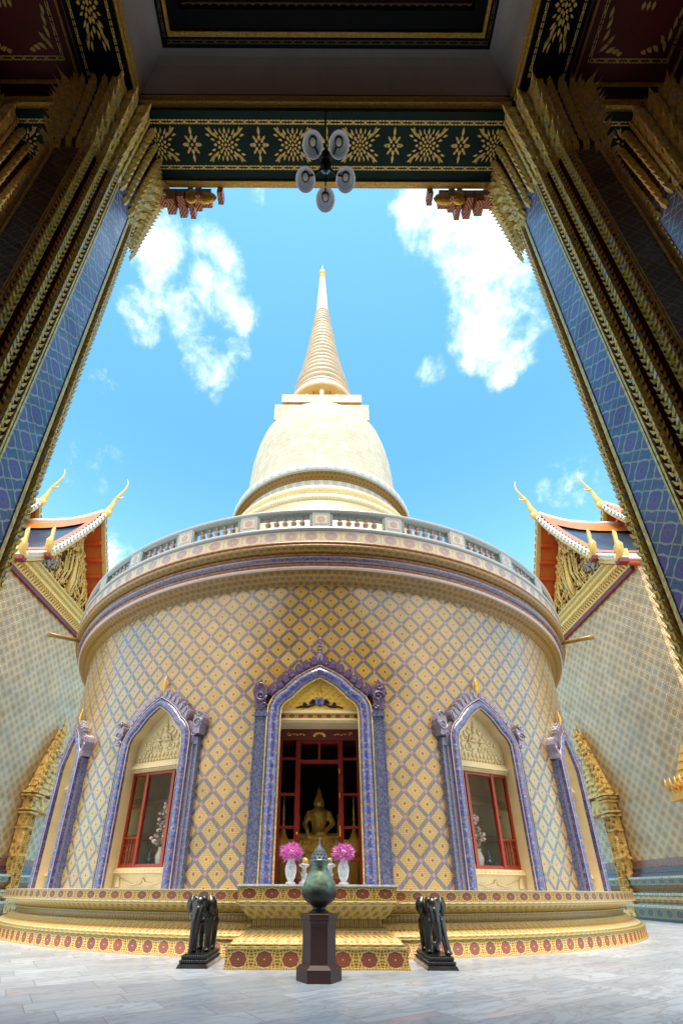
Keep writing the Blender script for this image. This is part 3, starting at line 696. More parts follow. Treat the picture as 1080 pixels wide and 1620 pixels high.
        mb=MB(f); mb.ell((0,8.71,4.77),(.07,.03,.05),8,6)
        for k in range(4): r_=.05-.01*k; mb.ell((0,8.71,4.82+.05*k),(r_,.03,.035),8,6)
        mb.build('pediment_crown','gilding',root)
        mb=MB(f); i=[mb.p(*c) for c in((-ihw,8.735,4.25),(ihw,8.735,4.25),(ihw,8.735,4.37),(-ihw,8.735,4.37))]; mb.face(i,[(0,0),(9,0),(9,1),(0,1)]); mb.build('lintel_tiles','medallion_tiles',root)
        mb=MB(f)
        for za,zb,rr in((4.37,4.41,8.77),(4.41,4.45,8.74),(4.21,4.25,8.77),(4.17,4.21,8.74)): mb.box(-ihw,ihw,8.25,rr,za,zb)
        mb.box(-ihw,ihw,8.25,8.73,4.25,4.37); mb.build('lintel','cream_paint',root)
        # red frame
        rf=8.24
        mb=MB(f)
        hd=MB(f); hd.box(-ihw,ihw,rf-.45,rf+.05,3.93,4.17); hd.build('header','dark_red_field',root)
        for s_ in(-1,1):
            a,b=sorted((s_*ihw,s_*(ihw-.08))); mb.box(a,b,rf-.08,rf+.02,z0,3.93)
            a,b=sorted((s_*.50,s_*.40)); mb.box(a,b,rf-.08,rf+.02,z0,3.93)
            for zz in (1.0,1.5,2.1,2.75,3.5): a,b=sorted((s_*.50,s_*(ihw-.08))); mb.box(a,b,rf-.06,rf+.01,zz,zz+.05)
        mb.box(-.4,.4,rf-.08,rf+.02,3.42,3.50); mb.box(-.4,.4,rf-.08,rf+.02,3.86,3.93); mb.box(-.025,.025,rf-.06,rf+.01,3.5,3.86); mb.box(-.5,.5,rf-.08,rf+.02,z0,1.18)
        mb.build('door_frame','red_paint',root)
        mb=MB(f)
        for s_ in(-1,1):
            for q in range(4): mb.tube([(s_*(.32+.07*q),rf+.058,4.03+.02*(q%2)),(s_*(.38+.07*q),rf+.058,4.06)],[.02,.006],5)
            add_curl(mb,s_*.66,4.06,.045,1.,s_,rf+.058,.012)
        for q in range(7): a=PI*(q/6); mb.ell((.11*math.cos(a),rf+.058,4.02+.06*math.sin(a)),(.035,.012,.03),8,5)
        mb.build('frame_gilding','gilding',root)
        mb=MB(f); mb.box(.415,.43,rf+.02,rf+.05,1.95,2.15); mb.box(.415,.43,rf+.02,rf+.05,2.7,2.8); mb.box(.415,.43,rf+.02,rf+.05,3.2,3.3); mb.ell((-.44,rf+.04,2.0),(.015,.02,.03)); mb.build('hinge','gilding',root)
        mb=MB(f); i=[mb.p(*c) for c in((-ihw+.08,rf-.03,z0),(ihw-.08,rf-.03,z0),(ihw-.08,rf-.03,3.93),(-ihw+.08,rf-.03,3.93))]; mb.face(i); mb.build('glass','window_glass',root)
    else:
        dp=8.545
        mb=MB(f); mb.prism(under(3.52,-tr*.75),dp,dp-.06); mb.build('tympanum','cream_paint',root,recalc=True)
        mb=MB(f); r_=dp+.005
        # carved figure with hands joined, crown, and scrolls
        mb.ell((0,r_,4.32),(.06,.05,.08)); mb.tube([(0,r_,4.38),(0,r_,4.44),(0,r_,4.56)],[.055,.03,.006],7); mb.ell((0,r_,4.13),(.12,.06,.13)); mb.ell((0,r_+.04,4.08),(.05,.05,.06))
        for s_ in(-1,1):
            mb.tube([(s_*.11,r_,4.2),(s_*.19,r_+.02,4.05),(s_*.04,r_+.06,4.06)],[.04,.035,.03],7)
            for (cx,cz,rr,tn) in((.22,3.92,.11,1.5),(.42,3.86,.09,1.4),(.30,4.12,.09,1.4),(.17,4.30,.07,1.3),(.56,3.80,.06,1.2),(.40,4.05,.06,1.2),(.12,3.86,.06,1.2)): add_curl(mb,s_*cx,cz,rr,tn,s_,r_,.027,PI/2)
            for q in range(5): flame(mb,s_*(.14+.10*q),3.98+.02*(q%2)+max(0,.25-.09*q),-s_*.5,.13,.05,r_+.02,r_-.02)
        for q in range(13): x=-.66+.11*q; mb.ell((x,r_,3.73),(.05,.04,.06),8,5)
        for q in range(17): x=-.68+.085*q; mb.ell((x,r_,3.62),(.036,.035,.04),8,5)
        mb.build('carved_relief','cream_paint',root,recalc=True)
        mb=MB(f)
        mb.box(-ihw,ihw,dp-.1,dp+.06,3.50,3.57); mb.box(-ihw,ihw,dp-.1,dp+.10,3.43,3.50); mb.box(-ihw,ihw,dp-.1,dp+.05,3.36,3.43)
        for q in range(36): x=-ihw+.03+q*(2*ihw-.06)/35; mb.box(x-.012,x+.012,dp+.05,dp+.085,3.38,3.42)
        mb.build('lintel','cream_paint',root)
        mb=MB(f); mb.box(-ihw,ihw,dp-.3,dp+.02,z0,1.28); mb.box(-ihw+.01,ihw-.01,dp-.3,dp+.10,1.28,1.31); mb.box(-ihw+.01,ihw-.01,dp-.3,dp+.08,1.31,1.35); mb.box(-ihw+.01,ihw-.01,dp-.3,dp+.05,1.35,1.38)
        for q in range(14): x=-ihw+.08+q*(2*ihw-.16)/13; mb.ell((x,dp+.09,1.33),(.02,.01,.012),6,4)
        for s_ in(-1,1): mb.tube([(0,dp+.03,1.17),(s_*.06,dp+.03,1.10),(s_*.25,dp+.03,1.06),(s_*.45,dp+.03,1.12),(s_*.62,dp+.03,1.19)],[.03,.02,.016,.016,.012],6)
        for s_ in(-1,1): mb.prism([(s_*.60,1.02),(s_*.70,1.02),(s_*.70,1.22),(s_*.64,1.22),(s_*.60,1.12)][::s_],dp+.02,dp+.05)
        mb.build('sill','cream_paint',root,recalc=True)
        rf=dp-.02; mb=MB(f); zt_=3.36; zb_=1.38
        for s_ in(-1,1):
            a,b=sorted((s_*ihw,s_*(ihw-.05))); mb.box(a,b,rf-.07,rf,zb_,zt_)
            a,b=sorted((s_*.40,s_*.33)); mb.box(a,b,rf-.07,rf+.01,zb_,zt_)
            a,b=sorted((s_*(ihw-.05),s_*.40)); mb.box(a,b,rf-.05,rf-.005,1.95,1.99)
            for q in range(4): x=(a+b)/2+(q-1.5)*(b-a)/4.5; mb.box(x-.008,x+.008,rf-.04,rf-.015,zb_,1.95)
            for q in range(4): mb.box(a,b,rf-.038,rf-.017,1.46+.12*q,1.475+.12*q)
            add_curl(mb,s_*.28,3.27,.03,1.,s_,rf,.01)
        mb.box(-ihw+.05,ihw-.05,rf-.07,rf-.002,zb_,zb_+.07); mb.box(-ihw+.05,ihw-.05,rf-.07,rf-.002,zt_-.06,zt_)
        mb.build('casement_frame','casement_red',root)
        mb=MB(f)
        for zz in(1.75,2.4,2.95): mb.box(.405,.42,rf,rf+.02,zz,zz+.05)
        mb.build('hinge','dark_metal',root)
        mb=MB(f); i=[mb.p(*c) for c in((-ihw+.04,rf-.035,zb_),(ihw-.04,rf-.035,zb_),(ihw-.04,rf-.035,zt_),(-ihw+.04,rf-.035,zt_))]; mb.face(i); mb.build('glass','window_glass',root)
    return root
opening(DOOR['a'],DOOR,'door')
for a in WINS: opening(a,WIN,'window')
# interior
mb=MB()
mb.lathe([(8.36,.99),(6.6,.99)],60,(0,D),11.5,80); mb.lathe([(6.6,.99),(8.36,.99)],60,(0,D),-80,-11.5)
for s_ in(1,-1):
    a0,a1=(11.5,80) if s_>0 else(-80,-11.5)
    mb.lathe([(7.3,.99),(7.3,3.9)],30,(0,D),a0,a1)
    for (r_,za,zb) in((7.44,2.05,2.13),(7.40,2.13,2.20),(7.46,2.9,3.0),(7.41,3.0,3.1)): mb.lathe([(7.3,za),(r_,za),(r_,zb),(7.3,zb)],30,(0,D),a0,a1)
    mb.lathe([(7.3,3.9),(8.5,3.9)],30,(0,D),a0,a1)
    mb.xf=frame(11.5*s_); i=[mb.p(0,6.6,.99),mb.p(0,8.4,.99),mb.p(0,8.4,3.95),mb.p(0,6.6,3.95)]; mb.face(i); mb.xf=lambda x,y,z:(x,y,z)
mb.build('corridor_wall','inner_wall',chedi)
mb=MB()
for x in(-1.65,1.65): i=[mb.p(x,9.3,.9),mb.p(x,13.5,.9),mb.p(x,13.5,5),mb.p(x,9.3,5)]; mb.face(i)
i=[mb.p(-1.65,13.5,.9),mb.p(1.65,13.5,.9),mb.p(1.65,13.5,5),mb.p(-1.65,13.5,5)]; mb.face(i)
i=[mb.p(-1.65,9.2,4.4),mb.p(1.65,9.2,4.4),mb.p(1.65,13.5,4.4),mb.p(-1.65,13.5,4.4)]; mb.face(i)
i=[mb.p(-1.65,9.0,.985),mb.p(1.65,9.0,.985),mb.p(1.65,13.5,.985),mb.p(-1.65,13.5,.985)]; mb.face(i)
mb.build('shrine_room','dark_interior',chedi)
# altar steps in front of the door
PX0,PX1,PY=-1.21,1.15,7.36
def MR(name,prof,m,uw,parent): return moulding_rect(prof,PX0+.07,PX1-.07,PY+.07,8.7,uw).build(name,m,parent)
plat=MR('front_platform',[(.16,0),(.16,.025),(.145,.03),(.145,.245),(.16,.25)],'medallion_tiles',.30,chedi)
MR('platform_fillet',[(.16,.25),(.16,.27),(.12,.28),(.13,.30),(.09,.31)],'olive_gold_tiles',.15,plat)
MR('platform_slope',[(.09,.31),(.06,.36),(-.06,.42),(-.09,.455)],'pale_lotus_tiles',.15,plat)
MR('platform_neck_fillet',[(-.09,.455),(-.07,.475),(-.13,.49)],'olive_gold_tiles',.15,plat)
MR('platform_neck',[(-.16,.49),(-.16,.60)],'bar_tiles',.30,plat)
MR('platform_cyma',[(-.16,.60),(-.10,.61),(-.10,.63),(-.08,.65),(-.02,.72),(.03,.79)],'olive_gold_tiles',.15,plat)
MR('platform_upper_fillet',[(.03,.79),(.07,.80),(.07,.83),(.05,.84)],'olive_gold_tiles',.15,plat)
MR('platform_rim',[(.05,.84),(.05,1.035)],'medallion_tiles',.30,plat)
mb=MB(); mb.box(PX0,PX1,PY,8.75,1.036,1.062); mb.build('marble_slab','white_marble',plat)
# ================================================================== things at the altar
def vase(x,y,z,label):
    t_=thing('flower_vase',label,'vase',(x,y,z),'magenta flower vases on the altar slab')
    mb=MB(); mb.lathe([(0,z),(.075,z),(.078,z+.02),(.05,z+.035),(.045,z+.05),(.07,z+.10),(.088,z+.19),(.085,z+.25),(.06,z+.31),(.05,z+.335),(.065,z+.36),(.058,z+.36),(.04,z+.33)],20,(x,y)); mb.build('vase_body','white_marble',t_)
    mb=MB(); rnd=random.Random(int(x*100))
    c=Vector((x,y,z+.455))
    for k in range(520):
        d=Vector((rnd.gauss(0,1),rnd.gauss(0,1),rnd.gauss(0,1)*.8)).normalized(); r_=.07+.075*rnd.random()**.5
        if rnd.random()<.12: r_*=1.2
        p=c+Vector((d.x*r_,d.y*r_,d.z*r_*.8)); a=d.cross(Vector((rnd.random()-.5,rnd.random()-.5,rnd.random()-.5))).normalized(); b=d
        w_=.009; l=.060
        i=[mb.p(*(p-b*l*.3)),mb.p(*(p+a*w_)),mb.p(*(p+b*l)),mb.p(*(p-a*w_))]; mb.face(i)
    mb.ell(tuple(c),(.055,.055,.045)); mb.build('flowers','magenta_petals',t_)
    mb=MB()
    for k in range(26):
        a=rnd.random()*2*PI; p=c+Vector((.10*math.cos(a),.10*math.sin(a),-.05-.05*rnd.random())); d=Vector((math.cos(a),math.sin(a),-.3))*.05; q=Vector((-math.sin(a),math.cos(a),0))*.012
        mb.face([mb.p(*(p-d)),mb.p(*(p+q)),mb.p(*(p+d)),mb.p(*(p-q))])
    mb.build('leaves','leaf_green',t_)
    return t_
vase(-.44,7.62,1.064,'white marble vase of magenta flowers left of the bronze urn')
vase(.37,7.62,1.064,'white marble vase of magenta flowers right of the bronze urn')
for s_,lb in((-1,'small white stone candle holder half hidden behind the left side of the urn'),(1,'small white stone candle holder half hidden behind the right side of the urn')):
    x=-.035+s_*.205; z=1.063
    t_=thing('candle_holder',lb,'candle holder',(x,7.8,z),'stone candle holders behind the urn')
    mb=MB(); mb.lathe([(0,z),(.075,z),(.075,z+.03),(.04,z+.06),(.035,z+.11),(.06,z+.15),(.035,z+.18),(.03,z+.24),(.085,z+.27),(.085,z+.29),(.03,z+.31),(.03,z+.36),(.05,z+.38),(0,z+.39)],14,(x,7.8)); mb.build('stem','white_marble',t_)
    mb=MB(); mb.ell((x-s_*.02,7.75,z+.33),(.04,.02,.05)); mb.build('offering','polished_gold',t_)
# pedestal and urn
px,py=0.0,6.52
t_=thing('pedestal','hexagonal dark brown pedestal under the bronze urn','pedestal',(px,py,0))
def hexp(prof,name,parent,m='brown_paint'):
    mb=MB(); rows=[]
    for r_,z in prof: rows.append([(px+r_*math.cos(PI/3*k),py+r_*math.sin(PI/3*k),z) for k in range(6)])
    ids=[[mb.p(*q) for q in r] for r in rows]
    for a in range(len(rows)-1):
        for b in range(6): mb.face([ids[a][b],ids[a][(b+1)%6],ids[a+1][(b+1)%6],ids[a+1][b]])
    mb.face(ids[-1]); return mb.build(name,m,parent)
hexp([(.275,0),(.275,.135),(.268,.142),(.215,.175),(.212,.18)],'pedestal_base',t_)
hexp([(.205,.18),(.205,.58)],'shaft',t_)
hexp([(.208,.58),(.212,.595),(.212,.61),(.225,.64),(.225,.655),(.238,.675),(.238,.715),(.232,.72)],'cap',t_)
z=.72
t_=thing('bronze_urn','green patinated bronze urn with pointed lid on the brown hexagonal pedestal','urn',(px,py,z))
mb=MB(); mb.lathe([(.0,z),(.12,z),(.125,z+.02),(.10,z+.035),(.075,z+.05),(.075,z+.07),(.12,z+.10),(.19,z+.15),(.222,z+.21),(.226,z+.26),(.21,z+.33),(.175,z+.41),(.135,z+.48),(.11,z+.53),(.105,z+.56),(.125,z+.585),(.13,z+.6)],40,(px,py)); mb.build('urn_body','patina_bronze',t_)
mb=MB(); mb.lathe([(.13,z+.6),(.153,z+.605),(.155,z+.62),(.13,z+.635),(.115,z+.64),(.10,z+.67),(.075,z+.72),(.05,z+.77),(.03,z+.80),(.012,z+.84),(.006,z+.90),(0,z+.93)],30,(px,py))
for k in range(12):
    for q in range(3):
        a=2*PI*(k+.5*(q%2))/12; r_=.108-.022*q; zz=z+.655+.04*q
        c=Vector((px+r_*math.cos(a),py+r_*math.sin(a),zz)); tg=Vector((-math.sin(a),math.cos(a),0)); o_=Vector((math.cos(a),math.sin(a),.25))
        i=[mb.p(*(c-tg*.022)),mb.p(*(c+o_*.012)),mb.p(*(c+tg*.022)),mb.p(*(c-o_*.016+Vector((0,0,.055))))]; mb.face([i[0],i[1],i[3]]); mb.face([i[1],i[2],i[3]])
mb.build('lid',mat('pewter',color=(.16,.19,.20),rough=.3,metal=.6),t_)
# ---- elephants
def elephant(cx,cy,trunk,label,mir,leg):
    t_=thing('elephant_statue',label,'statue',(cx,cy,0),'black elephant statues before the altar')
    mb=MB()
    def tier(hx,hy,z0,z1,tx=None,ty=None): mb.box(cx-hx,cx+hx,cy-hy,cy+hy,z0,z1,top=(cx-(tx or hx),cx+(tx or hx),cy-(ty or hy),cy+(ty or hy)))
    tier(.215,.50,0,.008); tier(.215,.50,.008,.05,.195,.48); tier(.175,.455,.05,.10,.185,.465); tier(.16,.44,.10,.155,.17,.45); tier(.145,.43,.155,.165)
    for zz,hx,hy,n in((.077,.185,.463,12),(.13,.168,.448,11)):
        for k in range(n):
            x=cx-hx+2*hx*(k+.5)/n; mb.ell((x,cy-hy,zz),(hx/n*.95,.016,.024),7,5)
        for k in range(2*n):
            y=cy-hy+2*hy*(k+.5)/(2*n)
            for s_ in(-1,1): mb.ell((cx+s_*hx,y,zz),(.016,hy/(2*n)*.95,.024),6,4)
    mb.build('plinth','ebony',t_)
    z0=.165; P=[]
    X=lambda x:cx+mir*x*1.18
    Y=lambda y:cy+y
    Z=lambda z:z0+z
    c=lambda a,b,ra,rb:P.append(('c',(X(a[0]),Y(a[1]),Z(a[2])),(X(b[0]),Y(b[1]),Z(b[2])),ra,rb))
    e=lambda a,r:P.append(('e',(X(a[0]),Y(a[1]),Z(a[2])),r))
    e((0.01,.05,.50),(.155,.28,.17)); e((0.015,.20,.49),(.145,.17,.18)); e((0,-.12,.53),(.145,.16,.165))
    c((0,-.14,.57),(-.02,-.25,.60),.11,.095)
    e((-.02,-.30,.62),(.115,.10,.12)); e((-.07,-.315,.685),(.06,.06,.06)); e((.03,-.315,.685),(.06,.06,.06)); e((-.02,-.36,.56),(.08,.06,.10))
    # trunk
    T_=trunk
    for (p,q,ra,rb) in zip(T_,T_[1:],[.070,.060,.050,.042,.036],[.060,.050,.042,.036,.030]): c(p,q,ra,rb)
    # legs
    for (h,kn,ft) in leg: c(h,kn,.080,.054); c(kn,ft,.052,.050); e((ft[0],ft[1]-.012,.022),(.058,.064,.03))
    c((.01,.33,.52),(.01,.37,.35),.02,.012); c((.01,.37,.35),(.02,.365,.2),.012,.016)
    c((-.075,-.33,.53),(-.085,-.355,.50),.02,.018); c((.035,-.33,.53),(.045,-.355,.50),.02,.018)
    blob(P,'body','ebony',t_,.009,4)
    for s_ in(-1,1):   # ears: thick curved flaps
        m2=MB(); rows=[]; out=[(.02,.13),(.07,.10),(.105,.03),(.10,-.06),(.06,-.13),(.02,-.10)]
        bx,by,bz=-.02+s_*.10,-.255,.62
        for dy in(-.012,.012):
            rows.append([(X(bx),Y(by+dy),Z(bz+.10)),]+[(X(bx+s_*x*.85),Y(by+dy+x*.9),Z(bz+zz)) for x,zz in out]+[(X(bx),Y(by+dy),Z(bz-.07))])
        n=len(rows[0]); ids=[[m2.p(*q) for q in r] for r in rows]
        m2.face(ids[0],None,True); m2.face(ids[1][::-1],None,True)
        for k in range(n): m2.face([ids[0][k],ids[1][k],ids[1][(k+1)%n],ids[0][(k+1)%n]],None,True)
        m2.build('ear','ebony',t_,recalc=True)
        if s_*mir<0 or True:
            m3=MB(); m3.tube([(X(-.02+s_*.06),Y(-.35),Z(.50)),(X(-.02+s_*.08),Y(-.40),Z(.44)),(X(-.02+s_*.085),Y(-.44),Z(.42))],[.014,.010,.003],7); m3.build('tusk','ebony',t_)
LEG=[((-.07,-.13,.45),(-.075,-.15,.22),(-.075,-.16,.03)),((.08,-.13,.45),(.085,-.12,.22),(.085,-.12,.03)),((-.065,.22,.40),(-.075,.25,.20),(-.07,.23,.03)),((.085,.20,.40),(.095,.23,.20),(.09,.20,.03))]
elephant(-1.745,7.86,[(-.02,-.37,.55),(-.035,-.40,.42),(-.045,-.40,.28),(-.05,-.395,.16),(-.055,-.40,.07),(-.06,-.42,.035)],'black elephant statue left of the brown pedestal, legs straight, trunk hanging down',1,LEG)
LEG2=[((-.07,-.13,.45),(-.075,-.12,.22),(-.075,-.12,.03)),((.08,-.15,.45),(.10,-.22,.22),(.115,-.31,.03)),((-.065,.22,.40),(-.075,.25,.20),(-.07,.23,.03)),((.075,.16,.40),(.06,.12,.20),(.05,.10,.03))]
elephant(1.69,7.80,[(-.02,-.37,.55),(-.015,-.40,.42),(-.005,-.40,.30),(0,-.40,.20),(-.04,-.41,.13),(-.07,-.42,.15)],'black elephant statue right of the brown pedestal, one foreleg stepping forward',1,LEG2)
# ---- shrine contents
t_=thing('seated_statue','golden seated Buddha statue glimpsed through the glass of the central doorway','statue',(-.02,10.45,.99))
sx_,sy,sz=-.02,10.45,1.9
mb=MB()
for k,(hw_,z0,z1) in enumerate(((.95,.99,1.25),(.86,1.25,1.33),(.75,1.33,1.60),(.82,1.60,1.67),(.62,1.67,1.86),(.68,1.86,1.95))): mb.box(sx_-hw_,sx_+hw_,sy-hw_*.45,sy+hw_*.6,z0,z1)
for z0,hw_ in((1.29,.86),(1.63,.82),(1.9,.68)):
    for k in range(16): mb.ell((sx_-hw_+2*hw_*(k+.5)/16,sy-hw_*.45,z0),(.045,.03,.04),7,5)
mb.build('throne','polished_gold',t_)
P=[]
def c2(a,b,ra,rb): P.append(('c',(sx_+a[0],sy+a[1],sz+a[2]),(sx_+b[0],sy+b[1],sz+b[2]),ra,rb))
for s_ in(-1,1):
    c2((s_*.13,0,.10),(s_*.42,-.12,.10),.12,.10); c2((s_*.42,-.12,.10),(s_*.05,-.30,.08),.09,.06)
    c2((s_*.21,0,.62),(s_*.31,-.02,.40),.075,.06)
c2((-.31,-.02,.40),(-.24,-.26,.22),.055,.045); c2((-.24,-.26,.22),(-.22,-.31,.10),.035,.02)
c2((.31,-.02,.40),(.10,-.28,.18),.055,.04); c2((.10,-.28,.18),(-.03,-.30,.17),.035,.03)
c2((0,0,.08),(0,0,.35),.19,.16); c2((0,0,.35),(0,0,.58),.16,.20); c2((-.14,0,.62),(.14,0,.62),.085,.085); c2((0,0,.66),(0,-.01,.76),.065,.06)
P.append(('e',(sx_,sy-.01,sz+.88),(.105,.115,.14))); P.append(('e',(sx_,sy-.12,sz+.87),(.016,.03,.03)))
for s_ in(-1,1): P.append(('e',(sx_+s_*.105,sy,sz+.84),(.02,.03,.07)))
c2((0,0,1.0),(0,0,1.10),.075,.05); c2((0,0,1.10),(0,0,1.26),.03,.008)
blob(P,'body','polished_gold',t_,.018,4)
mb=MB()
for s_ in(-1,1):
    mb.tube([(sx_+s_*.45,sy+.1,sz+0),(sx_+s_*.45,sy+.1,sz+.62)],[.05,.04],8)
mb.build('throne_posts','polished_gold',t_)
for s_,lb in((-1,'mustard cloth covered cone shaped offering behind the left door panes'),(1,'mustard cloth covered cone shaped offering behind the right door panes')):
    x=s_*.74-.02; t_=thing('draped_offering',lb,'offering',(x,9.95,.99),'draped cone offerings inside the doorway')
    mb=MB(); mb.lathe([(.10,.99),(.12,1.55),(.17,1.62),(.18,1.7),(.15,1.84),(.08,2.0),(.04,2.12),(.02,2.3)],18,(x,9.95)); mb.build('draped_cone','mustard_cloth',t_)
    mb=MB(); mb.lathe([(.02,2.3),(.035,2.34),(.02,2.4),(.028,2.5),(.012,2.6),(.004,2.9)],10,(x,9.95)); mb.build('gold_tip','polished_gold',t_)
def bouquet(phi,r_,xo,label,sc=1.):
    f=frame(phi); x,y,z=f(xo,r_,1.0); t_=thing('bouquet',label,'bouquet',(x,y,.99),'bouquets behind the chedi windows')
    mb=MB(); mb.lathe([(0,.99),(.16,.99),(.16,1.35),(.10,1.38),(.06,1.42),(.10,1.50),(.12,1.62),(.07,1.76),(.085,1.80)],16,(x,y)); mb.build('vase','white_paint',t_)
    rnd=random.Random(int(phi*10)); mb=MB()
    for k in range(60):
        a=rnd.random()*2*PI; zz=rnd.random(); rr=.27*sc*(1-zz*.75)*math.sqrt(rnd.random()); s0=.035+.03*rnd.random()
        mb.ell((x+rr*math.cos(a),y+rr*math.sin(a),1.86+zz*.75*sc),(s0,s0,s0*.8),7,5)
    mb.build('blossoms','pink_flowers',t_)
    mb=MB()
    for k in range(70):
        a=rnd.random()*2*PI; zz=rnd.random(); rr=.30*sc*(1-zz*.7); p=Vector((x+rr*math.cos(a),y+rr*math.sin(a),1.82+zz*.8*sc)); d=Vector((math.cos(a),math.sin(a),rnd.random()-.3))*.09; q=Vector((-math.sin(a),math.cos(a),0))*.025
        mb.face([mb.p(*(p-d*.3)),mb.p(*(p+q)),mb.p(*(p+d)),mb.p(*(p-q))])
    mb.build('leaves','leaf_green',t_)
    x2,y2,_=f(xo-.30*(1 if phi<0 else -1),r_,0)
    t2=thing('offering_stand','small tiered grey offering stand beside the bouquet behind the %s window'%('left' if phi<0 else 'right'),'stand',(x2,y2,.99),'offering stands behind the chedi windows')
    mb=MB(); mb.lathe([(0,.99),(.14,.99),(.14,1.42),(.05,1.44),(.03,1.5),(.10,1.54),(.10,1.56),(.03,1.59),(.05,1.66),(.02,1.72),(.004,1.8)],14,(x2,y2)); mb.build('stand_body','pewter',t2)
bouquet(-24.3,8.12,-.04,'tall pale pink bouquet in a white vase behind the left window glass',1.15)
bouquet(24.3,8.12,.04,'pink and cream bouquet in a white vase behind the right window glass',.85)
# ================================================================== CHAPELS
XW=12.9; YC=18.8
def chapel(s_,label):
    root=thing('chapel',label,'chapel',(s_*14.5,YC,0),'twin gabled chapels flanking the stupa')
    F=lambda x,y,z:(s_*x,y,z)
    def build(mb,n,m,par=root,**k): return mb.build(n,m,par,**k)
    mb=MB(F)
    for (a,b) in (((XW,14.85),(XW,23.5)),((19.5,14.85),(XW,14.85))):
        l=math.dist(a,b); i=[mb.p(a[0],a[1],1.9),mb.p(b[0],b[1],1.9),mb.p(b[0],b[1],13.5),mb.p(a[0],a[1],13.5)]; q=.47
        mb.face(i,[(0,0),(l/q,0),(l/q,11.6/.50),(0,11.6/.5)])
    build(mb,'wall','chapel_tiles')
    # base mouldings
    def seg(prof,n,m,uw):
        mb=MB(F); LL=[0]
        for i in range(1,len(prof)): LL.append(LL[-1]+math.dist(prof[i],prof[i-1]))
        V=[l/LL[-1] for l in LL]; N1=round(9/uw)
        mb.grid([[(XW-o,14.85-o,z),(XW-o,23.5,z)] for o,z in prof],[[(0,v),(N1,v)] for v in V],False)
        mb.grid([[(19.5,14.85-o,z),(XW-o,14.85-o,z)] for o,z in prof],[[(0,v),(N1,v)] for v in V],False)
        build(mb,n,m)
    seg([(.52,0),(.52,.10)],'black_footing','ebony',1)
    seg([(.50,.10),(.50,.44)],'lower_medallions','dark_medallion_tiles',.5)
    seg([(.50,.44),(.53,.45),(.53,.52),(.42,.53)],'lower_dentils','white_dentil',1.)
    seg([(.38,.53),(.36,.60),(.46,.64),(.48,.72),(.46,.80),(.38,.84)],'base_torus','olive_gold_tiles',.3)
    seg([(.38,.84),(.42,.86),(.42,.93),(.32,.94)],'middle_dentils','white_dentil',1.)
    seg([(.28,.94),(.28,1.0),(.30,1.02),(.38,1.2),(.38,1.22)],'base_cyma','gold_leaf_tiles',.3)
    seg([(.40,1.22),(.40,1.42)],'upper_medallions','dark_medallion_tiles',.5)
    seg([(.40,1.42),(.43,1.43),(.43,1.49),(.3,1.50)],'upper_dentils','white_dentil',1.)
    seg([(.18,1.50),(.16,1.62),(.10,1.66),(.10,1.82),(.08,1.84)],'navy_band','navy_band_tiles',.4)
    seg([(.06,1.84),(.04,1.86),(.04,2.10),(.0,2.12)],'red_band','red_band_tiles',.3)
    # gable base beam with dentils
    Y0,Y1=15.15,22.45; zb=13.35
    mb=MB(F)
    prof=[(0,zb-.25),(.16,zb-.2),(.16,zb),(.26,zb),(.26,zb+.1),(.36,zb+.12),(.40,zb+.22),(.36,zb+.33),(.48,zb+.36),(.48,zb+.44),(.42,zb+.46),(.42,zb+.60),(.52,zb+.63),(.52,zb+.70),(.0,zb+.74)]
    mb.grid([[(XW-o,Y0-.1,z),(XW-o,Y1+.1,z)] for o,z in prof],[[(0,i*.3),(24,i*.3)] for i in range(len(prof))],False)
    mb.face([mb.p(XW-o,Y0-.1,z) for o,z in prof]); build(mb,'gable_beam','pale_gilding')
    mb=MB(F)
    for k in range(42):
        y=Y0+(Y1-Y0)*(k+.5)/42; mb.prism([(XW-.15,zb-.02),(XW-.33,zb+.0),(XW-.31,zb+.12),(XW-.15,zb+.12)],y-.05,y+.05)
        mb.prism([(XW-.14,zb-.16),(XW-.30,zb+.02),(XW-.14,zb+.05)],y-.045,y+.045)
    build(mb,'dentil_row','pale_gilding')
    mb=MB(F); mb.box(XW-.15,XW,Y0-.1,Y1+.1,zb-.42,zb-.2); build(mb,'red_frieze','red_paint')
    # pediment carving
    apex=(YC,18.35); 
    def gabw(z): # half width of the pediment at height z (concave)
        tt=(z-zb-.7)/(18.5-zb-.7); tt=max(0,min(1,tt)); return 3.2*(1-tt)**1.12+.05
    mb=MB(F); n=26
    rows=[]
    for i in range(n+1):
        z=zb+.7+(18.35-zb-.7)*i/n; h=gabw(z); rows.append([(XW-.08,YC-h+2*h*k/30,z) for k in range(31)])
    mb.grid(rows,[[(k/3,i/3) for k in range(31)] for i in range(n+1)],True); ped=build(mb,'pediment','dark_gold')
    rnd=random.Random(5); mb=MB(F)
    for k in range(420):
        z=zb+.85+rnd.random()**1.3*4.2; h=gabw(z)-.25
        if h<.1: continue
        y=YC+(rnd.random()*2-1)*h; d=rnd.random()*2*PI; l=.22+.25*rnd.random()
        pts=[(XW-.12-.10*math.sin(q*PI/4),y+l*(q/4)*math.cos(d+q*.5)*.6,z+l*(q/4)*math.sin(d+q*.5)) for q in range(5)]
        mb.tube(pts,[.035,.045,.035,.025,.006],5)
    for k in range(22):
        a=rnd.random(); y=YC-1.3+2.6*a; z0=zb+.9+rnd.random()*.5; hh=1.3+1.6*(1-abs(a-.5)*2); 
        mb.tube([(XW-.15,y,z0),(XW-.30,y+.1,z0+hh*.4),(XW-.26,y+.05,z0+hh*.75),(XW-.12,y+.02,z0+hh)],[.018,.03,.025,.006],5)
